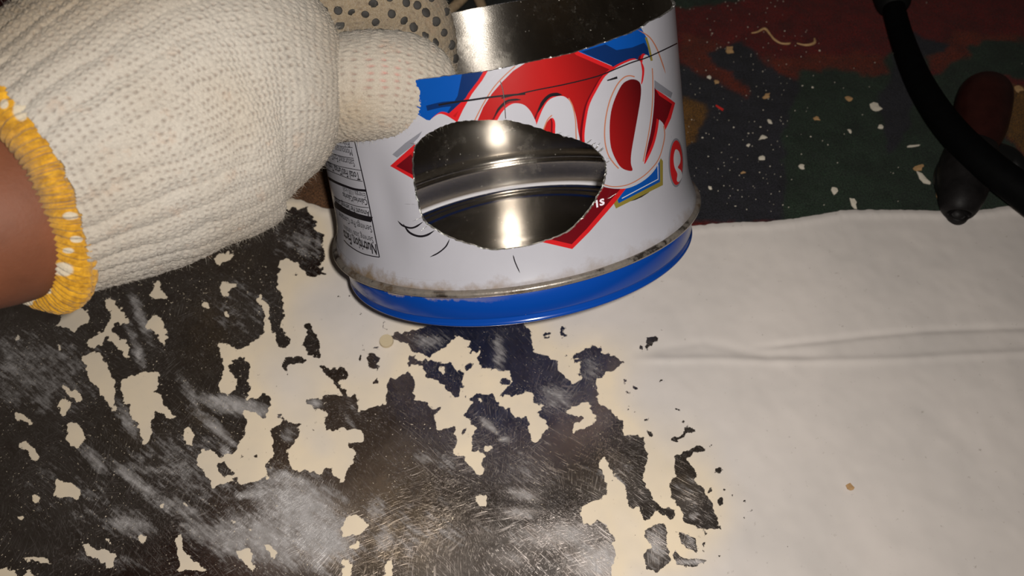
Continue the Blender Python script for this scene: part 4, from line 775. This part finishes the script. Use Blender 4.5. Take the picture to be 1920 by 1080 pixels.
# ------------------------------------------------------------------ black cable and brown-handled tool on the carpet
def tube(pts, rad_, nu=28, caps=True, n=10):
    pts = np.array(pts, float); Q = smooth_pts(np.concatenate([pts, np.array(rad_, float)[:, None]], 1), n, False); P = Q[:, :3]; T, N, B = frames(P); th = np.linspace(0, 2*pi, nu, endpoint=False)
    G = P[:, None]+(np.cos(th)[None, :, None]*N[:, None]+np.sin(th)[None, :, None]*B[:, None])*Q[:, 3][:, None, None]; f = gridfaces(len(P), nu, True).tolist()
    if caps: f += [list(range(nu))[::-1], list(range((len(P)-1)*nu, len(P)*nu))]
    return new_mesh('tube', G.reshape(-1, 3), f)
RUBB = simple('black_rubber', (.0015, .0015, .0016, 1), .7, spec=.04, var=.3, scale=200, bump=.1)
def gp(x, y, h): return on_plane(x, y, h)
cab = empty('power_cable', tuple(gp(1740, 190, CARPET_Z)), label='thick black cable curving down across the dark carpet at upper right', category='cable')
inv = Matrix.Translation(-Vector(gp(1740, 190, CARPET_Z)))
def cobj(name, me, mat, par, inv_, **kw):
    o = obj(name, me, mat, par, **kw); o.matrix_parent_inverse = inv_; return o
cp = [(1655, -70, .012), (1668, -20, .012), (1678, 25, .012), (1694, 80, .012), (1720, 145, .014), (1755, 205, .017), (1797, 258, .02), (1850, 308, .022), (1915, 358, .022), (2000, 420, .02), (2150, 520, .012)]
cr = [16.5, 16.5, 17, 18, 20, 22, 23.5, 25, 26, 27, 27]
cw = np.array([gp(a, b_, h) for a, b_, h in cp]); dist = np.linalg.norm(cw-CAMPOS, axis=1)
cobj('cable_jacket', tube(cw, np.array(cr)*dist/F), RUBB, cab, inv)
k1 = np.array([gp(1666, -60, .012), gp(1668, -34, .012), gp(1673, -8, .012), gp(1677, 8, .012), gp(1680, 17, .012)]); dd = np.linalg.norm(k1-CAMPOS, axis=1)
cobj('strain_relief', tube(k1, np.array([20, 29, 28, 25, 18])*dd/F), simple('dark_plastic', (.005, .005, .005, 1), .6, spec=.1), cab, inv, label='black ringed collar on the cable')
tool = empty('hand_tool', tuple(gp(1820, 340, CARPET_Z)), label='dark hand tool with rounded brown handle lying under the black cable', category='tool'); inv = Matrix.Translation(-Vector(gp(1820, 340, CARPET_Z)))
h1 = np.array([gp(1853, 154, .011), gp(1852, 158, .011), gp(1849, 172, .011), gp(1843, 200, .011), gp(1838, 240, .011), gp(1828, 275, .011), gp(1818, 300, .010)]); dd = np.linalg.norm(h1-CAMPOS, axis=1)
cobj('handle', tube(h1, np.array([8, 24, 37, 41, 38, 31, 27])*dd/F*1.0), simple('dark_brown_wood', srgb(40, 15, 12), .4, spec=.25, var=.35, scale=90, bump=.15), tool, inv, label='rounded dark brown handle')
h2 = np.array([gp(1832, 262, .010), gp(1822, 290, .009), gp(1812, 320, .009), gp(1806, 350, .008), gp(1800, 380, .007), gp(1797, 402, .005), gp(1797, 404, .005)]); dd = np.linalg.norm(h2-CAMPOS, axis=1)
cobj('tool_body', tube(h2, np.array([30, 42, 44, 40, 34, 24, 10])*dd/F*.95), simple('black_steel', (.008, .007, .007, 1), .5, metal=0, spec=.12, var=.4, scale=150, bump=.4), tool, inv)
h3 = np.array([gp(1835, 290, .006), gp(1860, 292, .006), (gp(1890, 300, .005)), gp(1908, 318, .004), gp(1912, 334, .003)]); dd = np.linalg.norm(h3-CAMPOS, axis=1)
cobj('tool_arm', tube(h3, np.array([22, 22, 20, 15, 6])*dd/F), simple('black_steel_arm', (.005, .005, .005, 1), .4, spec=.2, bump=.2), tool, inv)
h4 = np.array([gp(1795, 285, .004), gp(1776, 305, .004), gp(1766, 330, .004), gp(1768, 360, .004), gp(1776, 390, .004)]); dd = np.linalg.norm(h4-CAMPOS, axis=1)
cobj('tool_guard', tube(h4, np.array([8, 11, 12, 10, 5])*dd/F), simple('black_guard', (.006, .006, .006, 1), .5, spec=.2, bump=.2), tool, inv)
# beige cord behind the tin
CORD = simple('beige_cord', srgb(150, 128, 100), .8, var=.25, scale=700, bump=.6)
for lab, L in (('beige cord end crossing rightwards behind the tin rim', [(880, 60), (905, 30), (900, 5), (888, -12), (860, -30), (800, -45)]), ('beige cord loop behind the tin beside the gloved finger', [(800, 60), (835, 28), (860, 6), (880, -14), (900, -40)])):
    q = np.array([gp(a, b_, CARPET_Z+.003) for a, b_ in L]); q[:, 2] += np.linspace(0, .001, len(q)); dd = np.linalg.norm(q-CAMPOS, axis=1)
    obj('cord', tube(q, np.full(len(q), 8.5)*dd/F, 16), CORD, None, label=lab, category='cord')

# ------------------------------------------------------------------ chips and crumbs
CW = simple('chip_white', srgb(205, 196, 180), .6, var=.1); CT_ = simple('chip_tan', srgb(170, 134, 92), .7, var=.2); CR_ = simple('chip_red', srgb(190, 40, 34), .5)
def chip_mesh(outline, thick, seed):
    r = random.Random(seed); n = len(outline); top = [(x, y, thick+.12*thick*r.random()+thick*1.2*(x*x+y*y)*0) for x, y in outline]; bot = [(x, y, 0) for x, y in outline]
    return top+bot+[(sum(p[0] for p in outline)/n, sum(p[1] for p in outline)/n, thick*1.5)], [[i, (i+1) % n, 2*n] for i in range(n)]+[[i+n, (i+1) % n+n, (i+1) % n, i] for i in range(n)]+[list(range(n, 2*n))[::-1]]
def chip(name, x, y, lx, ly, ang, mat, label, cat, h=CARPET_Z+.0006, group=None, seed=0, thick=.00035, irregular=.45):
    c = on_plane(x, y, h); sc = np.linalg.norm(c-CAMPOS)/F; r = random.Random(seed*7+int(x)); n = 9
    ol = []
    for q in range(n):
        a = q*2*pi/n; m_ = 1.2-irregular*1.5*r.random(); px = lx/2*m_*cos(a); py = ly/2*m_*sin(a); ca, sa = cos(rad(ang)), sin(rad(ang)); ol.append(((px*ca-py*sa)*sc, (px*sa+py*ca)*sc*1.25))
    v, f = chip_mesh(ol, thick, seed); me = new_mesh(name, np.array(v), f, False); o = obj(name, me, mat, None, label=label, category=cat); o.location = c
    if group: o['group'] = group
    return o
named = [
 (1642, 202, 21, 17, 20, CW, 'largest ragged white paint chip on the green carpet near the cable'), (1733, 337, 30, 13, -50, CW, 'long white triangular chip on carpet beside the dark tool'), (1600, 381, 11, 20, 10, CW, 'white chip on carpet just behind the sheet edge'),
 (1565, 359, 12, 14, 0, CW, 'pale chip on the carpet, left of the chip at the sheet edge'), (1722, 315, 22, 9, 15, CT_, 'tan sliver chip lying on carpet above the long white triangular chip'), (1763, 373, 10, 26, 0, CT_, 'tan leaf-shaped chip leaning by the dark tool and sheet edge'),
 (1592, 185, 15, 10, -30, CT_, 'orange-brown chip in the middle of the green carpet'), (1367, 94, 18, 16, 40, CT_, 'tan crumpled shaving on navy patch of carpet'), (1430, 258, 17, 9, 20, CW, 'white elongated chip on carpet right of the tin'),
 (1427, 297, 14, 12, 50, CW, 'white angular chip on carpet below the elongated one'), (1503, 312, 10, 11, 60, CW, 'small white chip on carpet left of the green middle'), (1652, 238, 13, 8, 5, CW, 'small white chip on carpet below the largest ragged one'),
 (1714, 274, 24, 4, 8, CW, 'thin white splinter on carpet left of the dark tool'), (1350, 203, 16, 6, -40, CR_, 'small red sliver on carpet right of the tin'), (1437, 180, 18, 9, 35, CT_, 'tan flake on carpet below the orange patch'), (1343, 154, 10, 10, -40, CT_, 'small tan flake on the orange strip of carpet near the tin'),
 (1330, 145, 9, 8, 0, CW, 'small white chip on the orange strip of carpet near the tin'), (1530, 223, 15, 8, 0, CT_, 'grey-tan flake on the left of the green carpet patch'), (1593, 246, 7, 10, 30, CW, 'small pale chip in the middle of the green carpet patch'), (1443, 228, 8, 10, 30, CW, 'small white chip above the elongated white chip'), (1908, 167, 16, 14, 20, CT_, 'tan flake on mustard patch of carpet at far right'),
 (1331, 353, 7, 7, 0, CW, 'small white chip on navy carpet close to the tin foot'), (1403, 273, 7, 6, 30, CW, 'small white chip on navy carpet left of the elongated one'), (1393, 324, 10, 4, 10, CT_, 'narrow pale flake on navy carpet right of the tin'),
]
for i, a in enumerate(named): chip('paint_chip' if 'chip' in a[6] else 'flake', *a[:6], a[6], 'paint chip', seed=i)
# shavings and crumbs
q = np.array([gp(a, b_, CARPET_Z+.0012) for a, b_ in [(1409, 62), (1420, 60), (1434, 54), (1445, 66), (1452, 74), (1464, 81), (1478, 82), (1482, 80)]]); obj('shaving', tube(q, [.0003, .0005, .0007, .0005, .0006, .0005, .0006, .0003], 8), CT_, None, label='long curled tan shaving on the red carpet', category='shaving')
q = np.array([gp(a, b_, CARPET_Z+.0012) for a, b_ in [(1494, 81), (1506, 84), (1517, 84), (1527, 80), (1527, 72)]]); obj('shaving', tube(q, [.0003, .0005, .0007, .0008, .0004], 8), CT_, None, label='short hooked tan shaving on the red carpet', category='shaving')
cv = []; cf = []
for _ in range(620):
    x, y = random.uniform(1275, 1920), random.uniform(0, 400)
    if random.random() > .06+.94*math.exp(-((x-1370)/140)**2): continue
    c = gp(x, y, CARPET_Z+.0005); k = random.uniform(.0001, .00035)*(2 if random.random() < .1 else 1); a0 = random.random()*6; i0 = len(cv); asp = random.uniform(.3, 1)
    for q in range(4): cv.append(c+np.array([k*cos(a0+q*pi/2), k*asp*sin(a0+q*pi/2)*1.2, .0001*(q % 2)]))
    cv.append(c-np.array([0, 0, .0006])); cf += [[i0, i0+1, i0+2, i0+3]]+[[i0+4, i0+(q+1) % 4, i0+q] for q in range(4)]
obj('crumbs', new_mesh('crumbs', np.array(cv), cf, False), CW, None, kind='stuff', label='tiny white paint crumbs scattered over the dark carpet', category='crumbs')
# loose pieces on the sheet
dk = bmesh.new(); bmesh.ops.create_cone(dk, cap_ends=True, segments=32, radius1=.0028, radius2=.0026, depth=.0011); me = bpy.data.meshes.new('paint_disc'); dk.to_mesh(me); dk.free()
o = obj('paint_disc', me, simple('disc_tan', srgb(186, 170, 140), .5), None, label='small round cream disc lying on the sheet just left under the tin', category='disc'); o.location = on_plane(725, 641, 0)+[0, 0, .0008]; o.rotation_euler = (rad(4), rad(3), 0)
chip('paint_chip', 393, 461, 16, 30, 0, CT_, 'cream paint flake standing at the edge of the glove', 'paint chip', h=.0006, seed=50)
chip('paint_chip', 1595, 914, 13, 14, 40, CT_, 'lone tan fleck on the clean painted right side of the sheet', 'paint chip', h=.0004, seed=51, thick=.0001)
